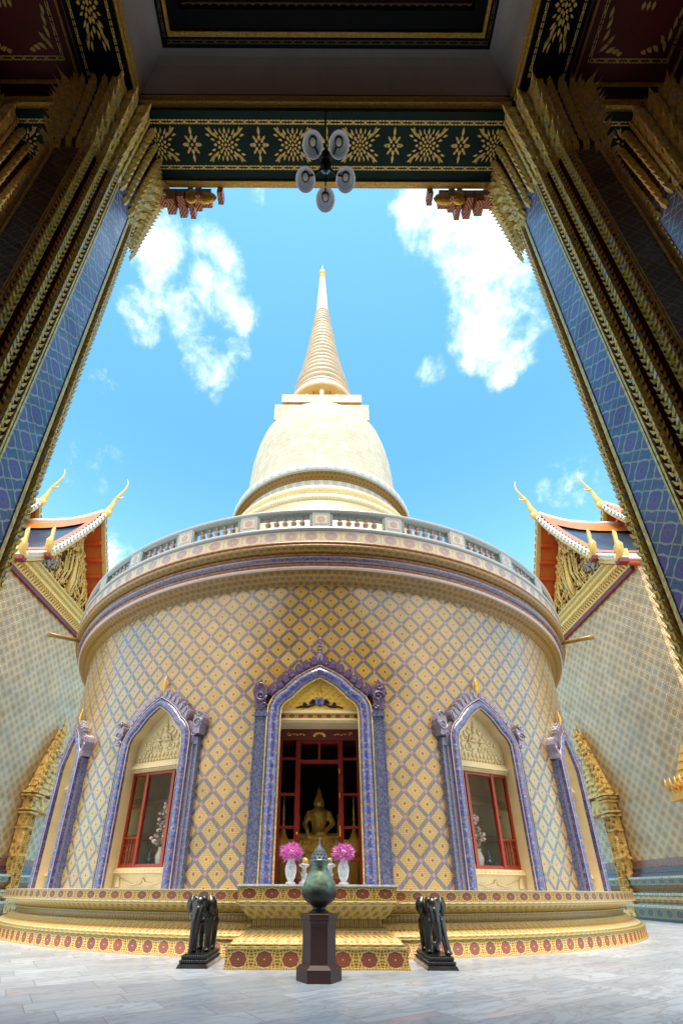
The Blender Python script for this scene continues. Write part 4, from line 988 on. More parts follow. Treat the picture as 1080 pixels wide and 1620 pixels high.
    mb.tube([(XW-.2,YC,zb+1.0),(XW-.30,YC,zb+1.9),(XW-.28,YC,zb+2.6),(XW-.25,YC,zb+3.1),(XW-.2,YC,zb+3.9)],[.14,.16,.12,.08,.01],10)
    build(mb,'pediment_carving','pale_gilding',ped)
    mb=MB(F)
    for k in range(34):
        z=zb+.8+rnd.random()*1.3; h=gabw(z)-.15; y=YC-h+rnd.random()*1.1; mb.ell((XW-.22,y,z),(.06,.10,.08),6,5)
    build(mb,'glass_inlay','bell_band_tiles',ped)
    # roof tiers: (front x, back x, ridge z, eave half-width, eave z)
    def roof(xf,xb,zr,hw,ze,up,tag_,hw0=0.,zr0=None,tiles=True,chofah=True):
        # slope curve from (hw0,z) to (hw,ze)
        top=zr0 if zr0 is not None else zr
        def sl(tt): # 0 top ..1 eave
            return hw0+(hw-hw0)*tt, top+(ze-top)*(tt**.86)
        def lift(x): tt=max(0.,1-(x-xf)/2.6); return up*tt*tt
        xs=[xf+.0,xf+.25,xf+.6,xf+1.0,xf+1.6,xf+2.6,xb]; n=10
        rt=None
        for sd in(-1,1):
            mb=MB(F); rows=[[(x,YC+sd*sl(i/n)[0],sl(i/n)[1]+lift(x)*(1-i/n)) for x in xs] for i in range(n+1)]
            mb.grid(rows,[[( (x-xf)/.25,i*1.3) for x in xs] for i in range(n+1)],True); rt_=build(mb,'roof_slope','dark_blue_roof_tiles')
            if rt is None: rt=rt_
            # orange borders lie on the tiles
            mb=MB(F); e=.07
            def strip_(xa,xb_,ia,ib,e=.07):
                xx=[xa]+[x for x in xs if xa+.01<x<xb_-.01]+[xb_]; ii=sorted(set([ia,ib]+[k/10 for k in range(11) if ia<k/10<ib]))
                mb.grid([[(x,YC+sd*(sl(i)[0]+e),sl(i)[1]+lift(x)*(1-i)+e) for x in xx] for i in ii],None,True)
            if tiles:
                strip_(xf+.05,xf+.45,0,1); strip_(xf+.45,xb,0,.16); strip_(xf+.45,xb,.93,1.)
                build(mb,'orange_border','orange_roof_tiles',rt_)
            # soffit
            mb=MB(F); mb.grid([[(x,YC+sd*(sl(i/8)[0]-.06),sl(i/8)[1]-.14+lift(x)*(1-i/8)) for x in(xf+.05,xf+1.05)] for i in range(9)],[[(a,i*.42) for a in(0,1.)] for i in range(9)],False); build(mb,'soffit','soffit_red')
            for k in range(1,7):
                mb=MB(F)
                i=k/6.5; y,z=sl(i); z+=lift(xf+1.1)*(1-i)-.02; mb.box(xf-.02,xf+1.1,YC+sd*y-.07,YC+sd*y+.07,z-.32,z-.16)
                build(mb,'purlin','vermilion_paint')
            # ochre inner strip
            mb=MB(F); mb.grid([[(xf+.85,YC+sd*(sl(i/8)[0]-.12),sl(i/8)[1]-.25),(xf+.85,YC+sd*(sl(i/8)[0]-.42),sl(i/8)[1]-.45)] for i in range(9)],None,False); build(mb,'gable_border','gold_paint')
            # bargeboard: white ridge teeth over a gilded board
            mb=MB(F); N=12
            for k in range(N):
                a,b=k/N,(k+1)/N
                for (x0,x1,d0,d1) in ((xf-.16,xf+.06,-.36,-.10),):
                    ya,za=sl(a);yb,zb_=sl(b); la=lift(xf)*(1-a);lb=lift(xf)*(1-b)
                    o=[(ya,za+d1+la),(yb,zb_+d1+lb),(yb,zb_+d0+lb),(ya,za+d0+la)]
                    A=[mb.p(x0,YC+sd*y,z) for y,z in o]; B=[mb.p(x1,YC+sd*y,z) for y,z in o]
                    mb.face(A);mb.face(B[::-1]);mb.face([A[0],A[1],B[1],B[0]]);mb.face([A[3],A[2],B[2],B[3]])
            bb=build(mb,'bargeboard','pale_gilding')
            mb=MB(F); N=17
            for k in range(N):
                i=(k+.5)/N; y,z=sl(i); z+=lift(xf)*(1-i); mb.prism([(xf-.24,z-.12),(xf-.24,z+.08),(xf-.12,z+.14),(xf+.02,z+.14),(xf+.02,z-.12)],YC+sd*y-.045,YC+sd*y+.045)
            build(mb,'bargeboard_teeth','pale_teeth',bb)
            mb=MB(F); mb.grid([[(xf-.165,YC+sd*sl(i/10)[0],sl(i/10)[1]+lift(xf)*(1-i/10)+o_) for o_ in(-.12,.12)] for i in range(11)],None,False); build(mb,'teeth_backing','purple_glaze',bb)
            mb=MB(F); pts=[(xf-.08,YC+sd*sl(i/10)[0],sl(i/10)[1]+lift(xf)*(1-i/10)-.14) for i in range(11)]; mb.tube(pts,.03,6); build(mb,'bargeboard_cap','white_paint',bb)
            # eave end finial (upturned)
            y,z=sl(1); 
            mb=MB(F); mb.tube([(xf-.08,YC+sd*(y-.35),z+.15),(xf-.15,YC+sd*(y+.05),z-.15),(xf-.2,YC+sd*(y+.32),z-.02),(xf-.2,YC+sd*(y+.38),z+.3),(xf-.15,YC+sd*(y+.25),z+.6),(xf-.18,YC+sd*(y+.33),z+.95),(xf-.15,YC+sd*(y+.25),z+1.2)],[.08,.12,.14,.14,.08,.08,.01],8)
            mb.ell((xf-.2,YC+sd*(y+.30),z+.25),(.12,.22,.22)); build(mb,'eave_finial','gold_glass_mosaic')
            mb=MB(F); mb.box(xf-.2,xf+.2,YC+sd*y-.16,YC+sd*y+.10,z-.36,z-.15); build(mb,'red_block','red_paint')
            mb=MB(F); mb.box(xf,xb,YC+sd*y-.06,YC+sd*y+.10,z-.12,z+.02); build(mb,'eave_edge','white_paint')
        if hw0==0:
            mb=MB(F); pts=[(x,YC,top+lift(x)+.12) for x in xs]; mb.tube(pts,.14,8); build(mb,'ridge','white_paint')
        if chofah:
            zt=top+up+.1; mb=MB(F)
            mb.tube([(xf+.1,YC,zt-.35),(xf-.18,YC,zt+.0),(xf-.35,YC,zt+.45),(xf-.42,YC,zt+.9),(xf-.55,YC,zt+1.15),(xf-.72,YC,zt+1.45),(xf-.88,YC,zt+1.8),(xf-.92,YC,zt+2.15),(xf-.82,YC,zt+2.5)],[.16,.22,.15,.09,.10,.075,.055,.035,.006],8,flat=.6)
            mb.tube([(xf-.45,YC,zt+1.05),(xf-.75,YC,zt+1.0),(xf-.85,YC,zt+1.15)],[.08,.05,.01],6)
            mb.ell((xf-.22,YC,zt-.1),(.24,.16,.26)); build(mb,'chofah','gold_glass_mosaic')
    roof(11.9,19,18.9,3.1,14.3,.7,'a')
    roof(12.15,19,14.5,4.15,13.3,.1,'b',hw0=2.95,zr0=14.3,chofah=False)
    roof(15.7,22,19.7,3.0,15.6,.7,'c')
    # gable end seen under the second roof
    mb=MB(F); i=[mb.p(16.4,YC-2.7,15.6),mb.p(16.4,YC+2.7,15.6),mb.p(16.4,YC,19.4)]; mb.face(i); build(mb,'rear_gable','pale_gilding')
    # gilded gateway with spired crown
    gy=21.55; mb=MB(F)
    gw=build(MB(F),'gateway','gilding_blue_glass') if False else None
    mb.box(XW-.55,XW-.05,gy-1.5,gy-.7,.10,.75,top=(XW-.45,XW-.05,gy-1.38,gy-.8))
    mb.box(XW-.42,XW-.05,gy-1.34,gy-.8,.75,4.0)
    for k in range(5): mb.tube([(XW-.43,gy-1.34+.12*k,.75),(XW-.43,gy-1.34+.12*k,4.0)],.05,6)
    for k in range(34):
        z=.85+3.1*k/34
        for q in range(5): mb.ell((XW-.46,gy-1.34+.12*q,z),(.05,.045,.05),6,4)
    for zz,o_ in((1.0,.04),(2.2,.05),(3.3,.05),(3.9,.10),(4.05,.16),(4.5,.10),(4.62,.2),(4.75,.26)): mb.box(XW-.44-o_,XW-.02,gy-1.36-o_,gy-.8,zz,zz+.09)
    mb.box(XW-.42,XW-.04,gy-1.34,gy+1.34,4.1,4.7)
    for k in range(12):
        z0=4.84+.27*k; ww=1.40*(1-k/12.2)**1.0; mb.box(XW-.48+.02*k,XW-.03,gy-ww,gy+ww,z0,z0+.27,top=(XW-.42+.02*k,XW-.03,gy-ww*.88,gy+ww*.88))
        for q in range(3): flq=gy-ww+.12*q; mb.tube([(XW-.5+.02*k,flq,z0+.02),(XW-.54+.02*k,flq-.03,z0+.2),(XW-.5+.02*k,flq-.02,z0+.36)],[.07,.06,.006],6)
    mb.tube([(XW-.2,gy,8.0),(XW-.2,gy,8.8)],[.1,.01],6)
    build(mb,'gateway','carved_gold')
    # small gilded window hood nearer the camera
    hy=15.35; mb=MB(F)
    for k in range(6): w_=.95-.13*k; mb.box(XW-.5+.05*k,XW,hy-w_,hy+w_,4.0+.28*k,4.0+.28*k+.28,top=(XW-.42+.05*k,XW,hy-w_*.85,hy+w_*.85))
    for k in range(9): y=hy-.95+.24*k; mb.tube([(XW-.5,y,4.2),(XW-.58,y,4.4),(XW-.55,y,4.65)],[.06,.05,.006],6)
    mb.box(XW-.55,XW,hy-1.0,hy+1.0,3.85,4.0); mb.box(XW-.35,XW,hy-.8,hy-.55,2.12,3.85)
    build(mb,'window_hood','gilding')
    return root
chapel(-1,'pale tiled chapel with gilded gable and horn finials at the left edge behind the stupa')
chapel(1,'pale tiled chapel with gilded gable and horn finials at the right edge behind the stupa')
# ================================================================== PORTICO
PXo=.03; ZS=9.3
port=thing('portico','shaded portico with mosaic pillars, gilded capitals and green stencilled beam framing the view','portico',(PXo,2.3,0))
pil_x=2.65; PYc=2.31
ol=[(.40,.165),(.372,.165),(.372,.235),(.305,.235),(.305,.305),(.235,.305),(.235,.372),(.165,.372),(.165,.40)]
quad=ol; full=[]
full+=[(x,y) for x,y in quad]; full+=[(-x,y) for x,y in quad[::-1]]; full+=[(-x,-y) for x,y in quad]; full+=[(x,-y) for x,y in quad[::-1]]
def leaf(mb,p,o,h,w_,out,curl=.0):   # upright pointed leaf: p base point, o outward unit vector
    t_=Vector((-o.y,o.x,0)); up=Vector((0,0,1)); L_=[]
    prof=[(0,.55,0),(.2,.9,.25),(.45,1.,.6),(.7,.8,.9),(.88,.45,1.05),(1.,.05,1.0+curl)]
    rows=[]
    for a,ww,ou in prof:
        c=p+up*h*a+o*out*ou; rows.append([tuple(c-t_*w_*ww),tuple(c+o*w_*.55),tuple(c+t_*w_*ww)])
    ids=[[mb.p(*q) for q in r] for r in rows]
    for i in range(len(rows)-1):
        for j in range(2): mb.face([ids[i][j],ids[i][j+1],ids[i+1][j+1],ids[i+1][j]])
def rope(mb,x,y,ox,oy,z0,z1,st_=.080,r_=.035):
    n=int((z1-z0)/st_); o=Vector((ox,oy,0)).normalized(); t_=Vector((-o.y,o.x,0))
    rows=[[(x+r_*.7*math.cos(2*PI*k/6),y+r_*.7*math.sin(2*PI*k/6),z) for k in range(6)] for z in(z0,z1)]; mb.grid(rows,None,True,closeu=True)
    for i in range(n):
        z=z0+i*st_
        for sgn in(-1,0,1):
            d=(o*math.cos(sgn*1.05)+t_*math.sin(sgn*1.05)); b=Vector((x,y,z+(.03 if sgn else 0)))+d*r_*.5; tt=Vector((-d.y,d.x,0))
            A=mb.p(*(b-tt*.030)); B=mb.p(*(b+d*.026+Vector((0,0,.02)))); Cc=mb.p(*(b+tt*.030)); Dd=mb.p(*(b+d*.036+Vector((0,0,st_*.95)))); 
            mb.face([A,B,Dd]); mb.face([B,Cc,Dd])
def make_pillar(cx,cy,label):
    mb=MB()
    a=[mb.p(cx+x,cy+y,0) for x,y in full]; b=[mb.p(cx+x,cy+y,ZS) for x,y in full]; n=len(full)
    for i in range(n): j=(i+1)%n; mb.face([a[i],a[j],b[j],b[i]],[(0,0),(.3,0),(.3,9),(0,9)])
    p=mb.build('pillar','maroon_lacquer',port,label=label,recalc=True)
    ztile=8.25
    q=.29
    for (nx,ny) in((1,0),(-1,0),(0,1),(0,-1)):
        mb=MB(); e=.404; h=.128
        if nx: P_=[(cx+nx*e,cy-h*nx),(cx+nx*e,cy+h*nx)]
        else: P_=[(cx+h*ny,cy+ny*e),(cx-h*ny,cy+ny*e)]
        i=[mb.p(*P_[0],.8),mb.p(*P_[1],.8),mb.p(*P_[1],ztile),mb.p(*P_[0],ztile)]
        mb.face(i,[(.03,0),(.03+2*h/q,0),(.03+2*h/q,(ztile-.8)/q),(.03,(ztile-.8)/q)])
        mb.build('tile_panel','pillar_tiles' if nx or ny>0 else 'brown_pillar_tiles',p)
    mb=MB()
    for (nx,ny) in((1,0),(-1,0),(0,1),(0,-1)):
        for s_ in(-1,1):
            for (off_,w_,pr) in((.138,.008,.412),(.158,.008,.408)):
                if nx: mb.box(*sorted((cx+nx*.39,cx+nx*pr)),cy+s_*off_-w_,cy+s_*off_+w_,.8,ztile)
                else: mb.box(cx+s_*off_-w_,cx+s_*off_+w_,*sorted((cy+ny*.39,cy+ny*pr)),.8,ztile)
    mb.build('panel_border','pale_gilding',p)
    mb=MB()
    for sx in(-1,1):
        for sy_ in(-1,1):
            for (x,y) in((.382,.225),(.315,.31),(.225,.382)): rope(mb,cx+sx*x,cy+sy_*y,sx*x,sy_*y,.8,8.05)
    mb.build('leaf_rope','gilding_blue_glass',p)
    # capital
    mb=MB(); prof=[(1.0,7.90),(1.07,7.95),(1.07,8.03),(1.0,8.07),(1.02,8.2),(1.06,8.23),(1.03,8.27),(1.04,8.5),(1.09,8.54),(1.05,8.58),(1.07,8.8),(1.12,8.85),(1.08,8.9),(1.12,9.12),(1.16,9.16),(1.16,9.45)]
    rows=[[(cx+x*k,cy+y*k,z) for x,y in full] for k,z in prof]; mb.grid(rows,None,False,closeu=True)
    cap=mb.build('capital','capital_red',p,recalc=True)
    mb=MB()
    per=[]; fl=full+[full[0]]
    for (x0,y0),(x1,y1) in zip(fl,fl[1:]):
        l=math.dist((x0,y0),(x1,y1))
        m_=max(1,round(l/.095))
        for k in range(m_):
            tt=(k+.5)/m_; x=x0+(x1-x0)*tt; y=y0+(y1-y0)*tt; per.append((x,y))
    for tier in range(11):
        z0=7.78+.135*tier; kk=1.0+.010*tier+.0006*tier*tier; h=.17+.004*tier; w_=.034; out=.045+.003*tier
        for i,(x,y) in enumerate(per):
            if (i+tier)%2 and tier%2==0 and False: continue
            # outward normal: axis nearest
            o=Vector((x,y,0)); 
            if abs(abs(x)-.40)<.01: o=Vector((math.copysign(1,x),0,0))
            elif abs(abs(y)-.40)<.01: o=Vector((0,math.copysign(1,y),0))
            o.normalize(); leaf(mb,Vector((cx+x*kk,cy+y*kk,z0+.03*(i%2))),o,h,w_,out*(1+.25*(i%2)),.25)
    # corner spikes
    for sx in(-1,1):
        for sy_ in(-1,1):
            for (x,y) in((.385,.23),(.31,.31),(.23,.385)):
                o=Vector((sx*x,sy_*y,0)).normalized()
                for z0,sc in((7.9,.75),(8.12,.85),(8.38,.95),(8.6,1.05),(8.85,1.15),(9.05,1.2)):
                    leaf(mb,Vector((cx+sx*x*(1.0+.13*(z0-7.9)),cy+sy_*y*(1.0+.13*(z0-7.9)),z0)),o,.17*sc,.055*sc,.09*sc,.7)
    mb.build('capital_leaves','gold_glass_mosaic',cap)
    # bracket leaf under the outer corner
    mb=MB()
    for k in range(14):
        z=7.55+.10*k; sgn=1 if cx<0 else -1
        leaf(mb,Vector((cx+sgn*(.39+.003*k),cy+.30,z)),Vector((sgn,.25,0)).normalized(),.20,.045,.03+.006*k,.3)
        leaf(mb,Vector((cx+sgn*(.37+.003*k),cy+.37,z-.05)),Vector((sgn,.8,0)).normalized(),.20,.045,.03+.006*k,.3)
    mb.build('bracket_leaves','gilding',cap)
    return p
make_pillar(-pil_x+.06,PYc,'inner left mosaic pillar'); make_pillar(pil_x+.03,PYc,'inner right mosaic pillar')
make_pillar(-4.16,PYc,'outer left mosaic pillar'); make_pillar(4.18,PYc,'outer right mosaic pillar')
# beams
def pbox(name,m,*b,**k): mb=MB(); mb.box(*b); return mb.build(name,m,port,**k)
fb=pbox('front_beam','green_lacquer',-5.2,5.2,2.02,2.62,ZS,10.6)
sbs=[]
for s_ in(-1,1):
    a,b=sorted((PXo+s_*2.22,PXo+s_*2.74)); sbs.append(pbox('side_beam','black_lacquer',a,b,-5,2.018,ZS+.002,10.4))
# gilt edge mouldings
mb=MB()
mb.box(-5.2,5.2,2.60,2.66,ZS-.035,ZS+.02)
mb.build('beam_outer_edge','gold_paint',fb)
mb=MB(); mb.box(PXo-2.2,PXo+2.2,1.97,2.02,ZS+.10,ZS+.14); mb.box(PXo-2.2,PXo+2.2,1.955,2.02,ZS+.17,ZS+.22)
for s_ in(-1,1): a,b=sorted((PXo+s_*2.74,PXo+s_*4.2)); mb.box(a,b,1.97,2.02,ZS+.03,ZS+.07); mb.box(a,b,1.95,2.02,ZS+.09,ZS+.14)
mb.build('beam_inner_edge','gold_paint',fb)
for s_,sb in zip((-1,1),sbs):
    mb=MB()
    for x,z in((2.215,ZS+.06),(2.205,ZS+.20),(2.745,ZS+.06),(2.755,ZS+.14)): mb.box(PXo+s_*x-.018,PXo+s_*x+.018,-5,1.95,z,z+.035)
    mb.build('beam_edge','gold_paint',sb)
# stencil ornaments (thin gold leaf shapes under the soffits)
def petal(mb,x,y,ang,l,w_,z,th=.003,bend=.0):
    out=[(0,0),(.25,.8),(.5,1.),(.8,.5),(1.,0),(.8,-.5),(.5,-1.),(.25,-.8)]
    c,s=math.cos(ang),math.sin(ang); P_=[]
    for a,b in out:
        u=a*l; v=b*w_+bend*l*math.sin(a*PI*.9); P_.append((x+u*c-v*s,y+u*s+v*c))
    lo=[mb.p(px_,py_,z-th) for px_,py_ in P_]; hi=[mb.p(px_,py_,z) for px_,py_ in P_]; mb.face(lo[::-1])
    for i in range(8): j=(i+1)%8; mb.face([lo[i],lo[j],hi[j],hi[i]])
def big_flower(mb,cx,cy,z,sx=1.,sy=1.,rot=0.,s=1.):
    def P_(x,y,a,l,w_,b=0.):
        x*=sx*s;y*=sy*s
        dx,dy=math.cos(a)*sx,math.sin(a)*sy; k=math.hypot(dx,dy); a2=math.atan2(dy,dx)
        c,s2=math.cos(rot),math.sin(rot); petal(mb,cx+x*c-y*s2,cy+x*s2+y*c,a2+rot,l*k*s,w_*s,z,bend=b)
    P_(-.016,0,0,.032,.014)
    for k in range(8): a=PI/4*k+PI/8*0; P_(.026*math.cos(a),.022*math.sin(a),a,.030,.011)
    for k in range(12): a=PI/6*k+.26; P_(.060*math.cos(a),.048*math.sin(a),a,.040,.0135)
    for q in range(4):
        sg=(1,1,-1,-1)[q]; tg=(1,-1,1,-1)[q]
        for (x,y,a,l,w_,b) in((.085,.045,.45,.09,.013,.12),(.13,.062,.55,.105,.016,.12),(.075,.068,.95,.06,.011,-.1),(.12,.03,.15,.05,.010,.1),(.17,.06,.2,.055,.010,.1),(.04,.078,1.25,.045,.009,-.1),(.15,.095,1.0,.045,.009,-.1)):
            aa=math.atan2(tg*math.sin(a),sg*math.cos(a)); P_(sg*x,tg*y,aa,l,w_,b*sg*tg)
    for sg in(-1,1):
        P_(0,sg*.078,sg*PI/2,.045,.014); P_(sg*.10,0,0 if sg>0 else PI,.04,.013)
def small_flower(mb,cx,cy,z,s=1.):
    for k in range(4): a=PI/2*k; l=(.075 if k%2==0 else .085); petal(mb,cx+.03*math.cos(a)*s,cy+.03*math.sin(a)*s,a,.04*s,.015*s,z); petal(mb,cx+(.06)*math.cos(a)*s*(.85 if k%2==0 else 1),cy+.062*math.sin(a)*s,a,(.045 if k%2==0 else .06)*s,.013*s,z)
    for k in range(4):
        a=PI/2*k+PI/4; petal(mb,cx+.022*math.cos(a)*s,cy+.022*math.sin(a)*s,a,.04*s,.013*s,z); petal(mb,cx+.05*math.cos(a)*s,cy+.05*math.sin(a)*s,a,.035*s,.010*s,z)
    petal(mb,cx-.012*s,cy,0,.024*s,.011*s,z)
def dashes(mb,p0,p1,z,w_=.042,unit=.145):
    p0=Vector(p0);p1=Vector(p1);d=(p1-p0);L_=d.length;d/=L_;n=Vector((-d.y,d.x)); N=max(1,round(L_/unit)); u=L_/N
    def quad(c,l,h):
        P_=[c-d*l-n*h,c+d*l-n*h,c+d*l+n*h,c-d*l+n*h]; lo=[mb.p(q.x,q.y,z-.003) for q in P_]; mb.face(lo[::-1]); hi=[mb.p(q.x,q.y,z) for q in P_]
        for i in range(4): j=(i+1)%4; mb.face([lo[i],lo[j],hi[j],hi[i]])
    for k in range(N):
        c=p0+d*u*(k+.5); P_=[c-d*.016,c-n*w_*.5,c+d*.016,c+n*w_*.5]; lo=[mb.p(q.x,q.y,z-.003) for q in P_]; mb.face(lo[::-1])
        for sgn in(-1,1):
            for q in(-.5+.29,.5-.29): 
                c2_=c+d*u*(q if abs(q)>0 else 0)+n*sgn*w_*.30; quad(c2_+d*u*(.0),u*.13,w_*.14)
            quad(c+d*u*.5+n*sgn*w_*.30,u*.10,w_*.14)
mb=MB(); zz=ZS-.002
for k in range(-12,13):
    x=PXo+.012+.413*k
    if abs(x)>4.9: continue
    (small_flower(mb,x,2.29,zz,1.25) if k%2==0 else big_flower(mb,x,2.29,zz,1.06,1.16))
for y in(2.105,2.485): dashes(mb,(-4.9,y),(4.9,y),zz)
mb.build('stencil_ornament','stencil_gold',fb)
for s_,sb in zip((-1,1),sbs):
    mb=MB(); x=PXo+s_*2.48; zz=ZS
    for y in(1.30,.52,-.26,-1.04): big_flower(mb,x,y,zz,1.25,.85,PI/2,1.1)
    for sg in(-1,1): dashes(mb,(x+sg*.195,-2),(x+sg*.195,1.75),zz,.03,.16)
    mb.build('stencil_ornament','stencil_gold',sb)
# central coffered ceiling
cy0=1.96; 
mb=MB(); c0=(PXo-2.2,PXo+2.2,-3.0,cy0,ZS+.28); c1=(PXo-1.92,PXo+1.92,-2.7,1.70,10.0)
n=6; rings_=[]
for k in range(n+1):
    tt=k/n; q=math.sin(tt*PI/2); r2=1-math.cos(tt*PI/2)
    lx0=c0[0]+(c1[0]-c0[0])*r2; lx1=c0[1]+(c1[1]-c0[1])*r2; y0=c0[2]+(c1[2]-c0[2])*r2; y1=c0[3]+(c1[3]-c0[3])*r2; z=c0[4]+(c1[4]-c0[4])*q
    rings_.append([(lx0,y0,z),(lx1,y0,z),(lx1,y1,z),(lx0,y1,z)])
mb.grid(rings_,None,False,closeu=True); mb.build('ceiling_cove','pale_plaster',port)
def frame_rect(mb,x0,x1,y0,y1,z,w_,h): 
    mb.box(x0,x1,y1-w_,y1,z,z+h); mb.box(x0,x1,y0,y0+w_,z,z+h); mb.box(x0,x0+w_,y0+w_,y1-w_,z,z+h); mb.box(x1-w_,x1,y0+w_,y1-w_,z,z+h)
mb=MB(); frame_rect(mb,PXo-1.93,PXo+1.93,-2.72,1.71,9.99,.26,.30); cf=mb.build('ceiling_frame','black_lacquer',port)
mb=MB(); frame_rect(mb,PXo-1.84,PXo+1.84,-2.6,1.625,9.955,.035,.035); mb.build('frame_moulding','gold_paint',cf)
mb=MB()
dashes(mb,(PXo-1.88,1.665),(PXo+1.88,1.665),9.988,.035,.13)
for s_ in(-1,1): dashes(mb,(PXo+s_*1.885,-2),(PXo+s_*1.885,1.62),9.988,.035,.13)
mb.build('frame_stencil',mat('dull_gold',color=(.16,.10,.035),rough=.5),cf)
mb=MB(); mb.box(PXo-1.70,PXo+1.70,-2.5,1.48,10.18,10.25); cp=mb.build('ceiling_panel','dark_red_field',port)
mb=MB()
for y in(1.47,1.40,1.33,1.26): dashes(mb,(PXo-1.68,y-.02),(PXo+1.68,y-.02),10.178,.045,.10)
mb.build('panel_stencil','stencil_gold',cp)
# aisle ceilings
for s_ in(-1,1):
    x0,x1=sorted((PXo+s_*2.74,PXo+s_*4.15)); mb=MB(); mb.box(x0,x1,-4,2.0,9.66,9.75); ap=mb.build('aisle_ceiling','maroon_lacquer',port)
    xa,xb=sorted((PXo+s_*2.90,PXo+s_*4.06)); mb=MB(); frame_rect(mb,xa,xb,-1.6,1.90,9.62,.025,.04); mb.build('panel_moulding','gold_paint',ap)
    mb=MB(); xa+=.13;xb-=.13; y1=1.72; zz=9.658
    dashes(mb,(xa,y1),(xb,y1),zz,.04,.13); dashes(mb,(xa,-1.4),(xa,y1),zz,.04,.13); dashes(mb,(xb,-1.4),(xb,y1),zz,.04,.13)
    for sg,xx in((1,xa+.05),(-1,xb-.05)):
        for (dx,dy,a,l) in((.03,-.03,-.8,.12),(.10,-.03,-.4,.10),(.03,-.10,-1.2,.10),(.17,-.03,-.25,.08),(.03,-.18,-1.35,.09),(.08,-.08,-.8,.09),(.23,-.02,-.1,.07),(.02,-.25,-1.5,.08)):
            petal(mb,xx+sg*dx,y1-.03+dy,a if sg>0 else PI-a,l,.018,zz,bend=.1)
    mx_=(xa+xb)/2
    for r_ in range(6):
        for q in range(5-abs(r_-2)):
            m_=5-abs(r_-2); petal(mb,mx_+(q-(m_-1)/2)*.055,1.33-.075*r_,PI/2,.06,.02,zz)
    mb.build('panel_stencil','stencil_gold',ap)
    xw=PXo+s_*4.2; pbox('side_wall','pale_plaster',*sorted((xw,xw+s_*.3)),-5,1.96,0,10.4)
pbox('rear_wall','pale_plaster',-4.6,4.6,-5.3,-5,0,12)
pbox('ceiling_deck','black_lacquer',-4.5,4.5,-5,2.02,10.62,10.8)
# roof of the portico with gable toward the court, red painted eaves
mb=MB(); prof=[(6.4,8.3),(4.6,9.6),(3.0,11.3),(1.6,13.2),(0,16.0)]
for s_ in(-1,1):
    rows=[[(PXo+s_*x,y,z) for y in(-7,2.75)] for x,z in prof]; mb.grid(rows,[[(0,i*2),(9,i*2)] for i in range(len(prof))],False)
    rows=[[(PXo+s_*x,y,z+.25) for y in(-7,2.75)] for x,z in prof]; mb.grid(rows,None,False)
    rows=[[(PXo+s_*x,2.75,z),(PXo+s_*x,2.75,z+.25)] for x,z in prof]; mb.grid(rows,None,False)
mb.build('roof','eave_red',port)
mb=MB(); mb.prism([(PXo-4.6,10.6),(PXo+4.6,10.6),(PXo+3,11.2),(PXo+1.6,13.1),(PXo,15.8),(PXo-1.6,13.1),(PXo-3,11.2)],2.1,2.6); mb.build('gable','gilding',port,recalc=True)
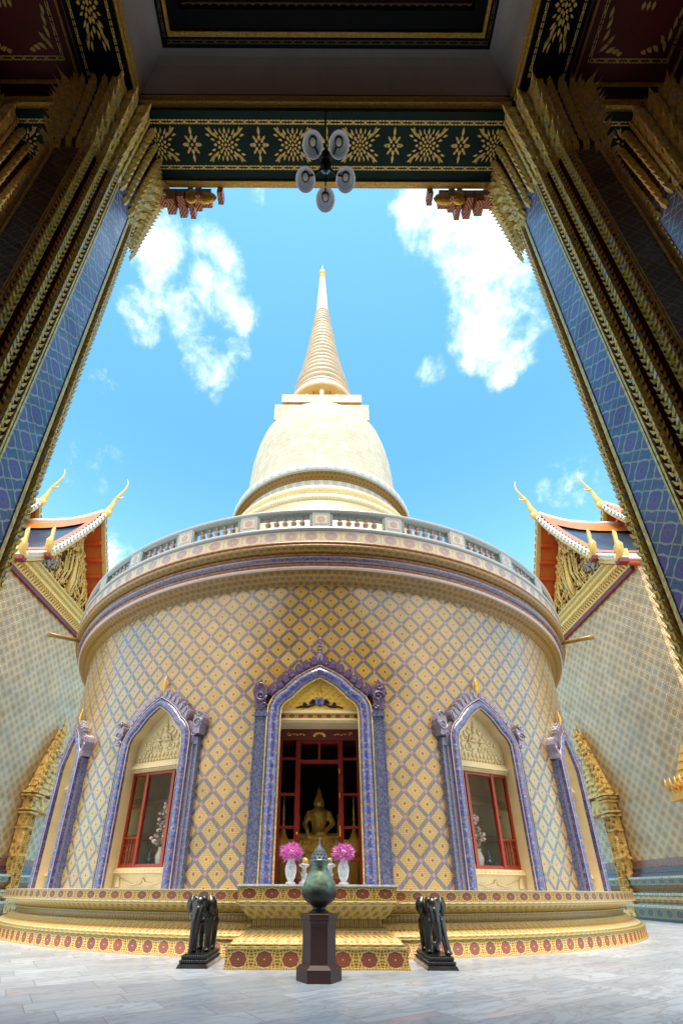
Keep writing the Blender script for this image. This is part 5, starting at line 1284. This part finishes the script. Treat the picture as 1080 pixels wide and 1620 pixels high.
# eave brackets hanging beyond the beam
for s_ in(-1,1):
    for (x0,x1,y0,y1,z0,z1) in((1.62,1.70,2.68,2.84,9.12,9.33),(1.735,1.80,2.68,2.93,9.16,9.36),(1.83,1.92,2.68,2.89,9.08,9.27),(1.95,2.05,2.68,2.83,9.0,9.3),(1.33,1.40,2.66,2.78,9.14,9.3),(3.05,3.15,2.7,3.05,8.9,9.3),(3.5,3.62,2.7,3.2,8.75,9.3)):
        a,b=sorted((PXo+s_*x0,PXo+s_*x1)); pbox('eave_bracket','eave_red',a,b,y0,y1,z0,z1)
    mb=MB(); mb.ell((PXo+s_*1.58,2.74,9.22),(.16,.05,.12)); mb.ell((PXo+s_*1.74,2.72,9.2),(.1,.05,.16)); mb.build('eave_scroll','gilding',port)
    a,b=sorted((PXo+s_*1.5,PXo+s_*5.2)); pbox('eave_beam','eave_red',a,b,2.70,2.84,9.22,9.36)
    mb=MB()
    rows=[[(PXo+s_*x,y,z) for y in(2.66,3.1)] for x,z in((3.0,9.7),(3.6,9.1),(4.6,8.5),(6.0,7.9))]; mb.grid(rows,[[(0,i*.9),(1.4,i*.9)] for i in range(4)],False); mb.build('eave_soffit','eave_red',port)
    for x,z in((3.15,9.50),(3.6,9.08),(4.1,8.75),(4.6,8.46)): mb=MB(); mb.box(*sorted((PXo+s_*x-.06,PXo+s_*x+.06)),2.66,3.1,z-.12,z); mb.build('eave_rafter','red_paint',port)
# ================================================================== CHANDELIER
cx,cy,cz=.028,2.035,7.75
ch=thing('chandelier','five armed dark chandelier with frosted glass shades hanging from the green beam','chandelier',(cx,cy,cz))
mb=MB(); mb.tube([(cx,cy,cz+.1),(cx,cy,ZS)],.009,6); mb.build('rod','dark_metal',ch)
mb=MB(); mb.lathe([(0,cz-.02),(.02,cz-.01),(.035,cz+.03),(.06,cz+.08),(.05,cz+.16),(.025,cz+.22),(.03,cz+.30),(.05,cz+.34),(.02,cz+.40),(.012,cz+.55)],16,(cx,cy)); mb.build('hub','dark_metal',ch)
for k in range(5):
    a=2*PI*k/5+PI/2; ex,ey=cx+.222*math.cos(a),cy+.222*math.sin(a)
    mb=MB(); mb.tube([(cx+.04*math.cos(a),cy+.04*math.sin(a),cz+.08),(cx+.12*math.cos(a),cy+.12*math.sin(a),cz+.0),(cx+.2*math.cos(a),cy+.2*math.sin(a),cz+.05),(ex,ey,cz+.09)],.009,6); arm=mb.build('arm','dark_metal',ch)
    mb=MB(); mb.lathe([(.042,cz+.075),(.062,cz+.062),(.088,cz+.03),(.101,cz-.005),(.103,cz-.02),(.098,cz-.02),(.084,cz+.025),(.058,cz+.054),(.042,cz+.064)],28,(ex,ey)); sh=mb.build('lamp_shade','frosted_glass',ch)
    mb=MB(); mb.lathe([(.0,cz+.085),(.040,cz+.08),(.041,cz+.062),(.041,cz+.048),(.030,cz+.048)],20,(ex,ey)); mb.build('socket','dark_metal',sh)
    mb=MB(); mb.ell((ex,ey,cz+.045),(.031,.031,.028),14,8); mb.build('bulb','lamp_bulb',sh)
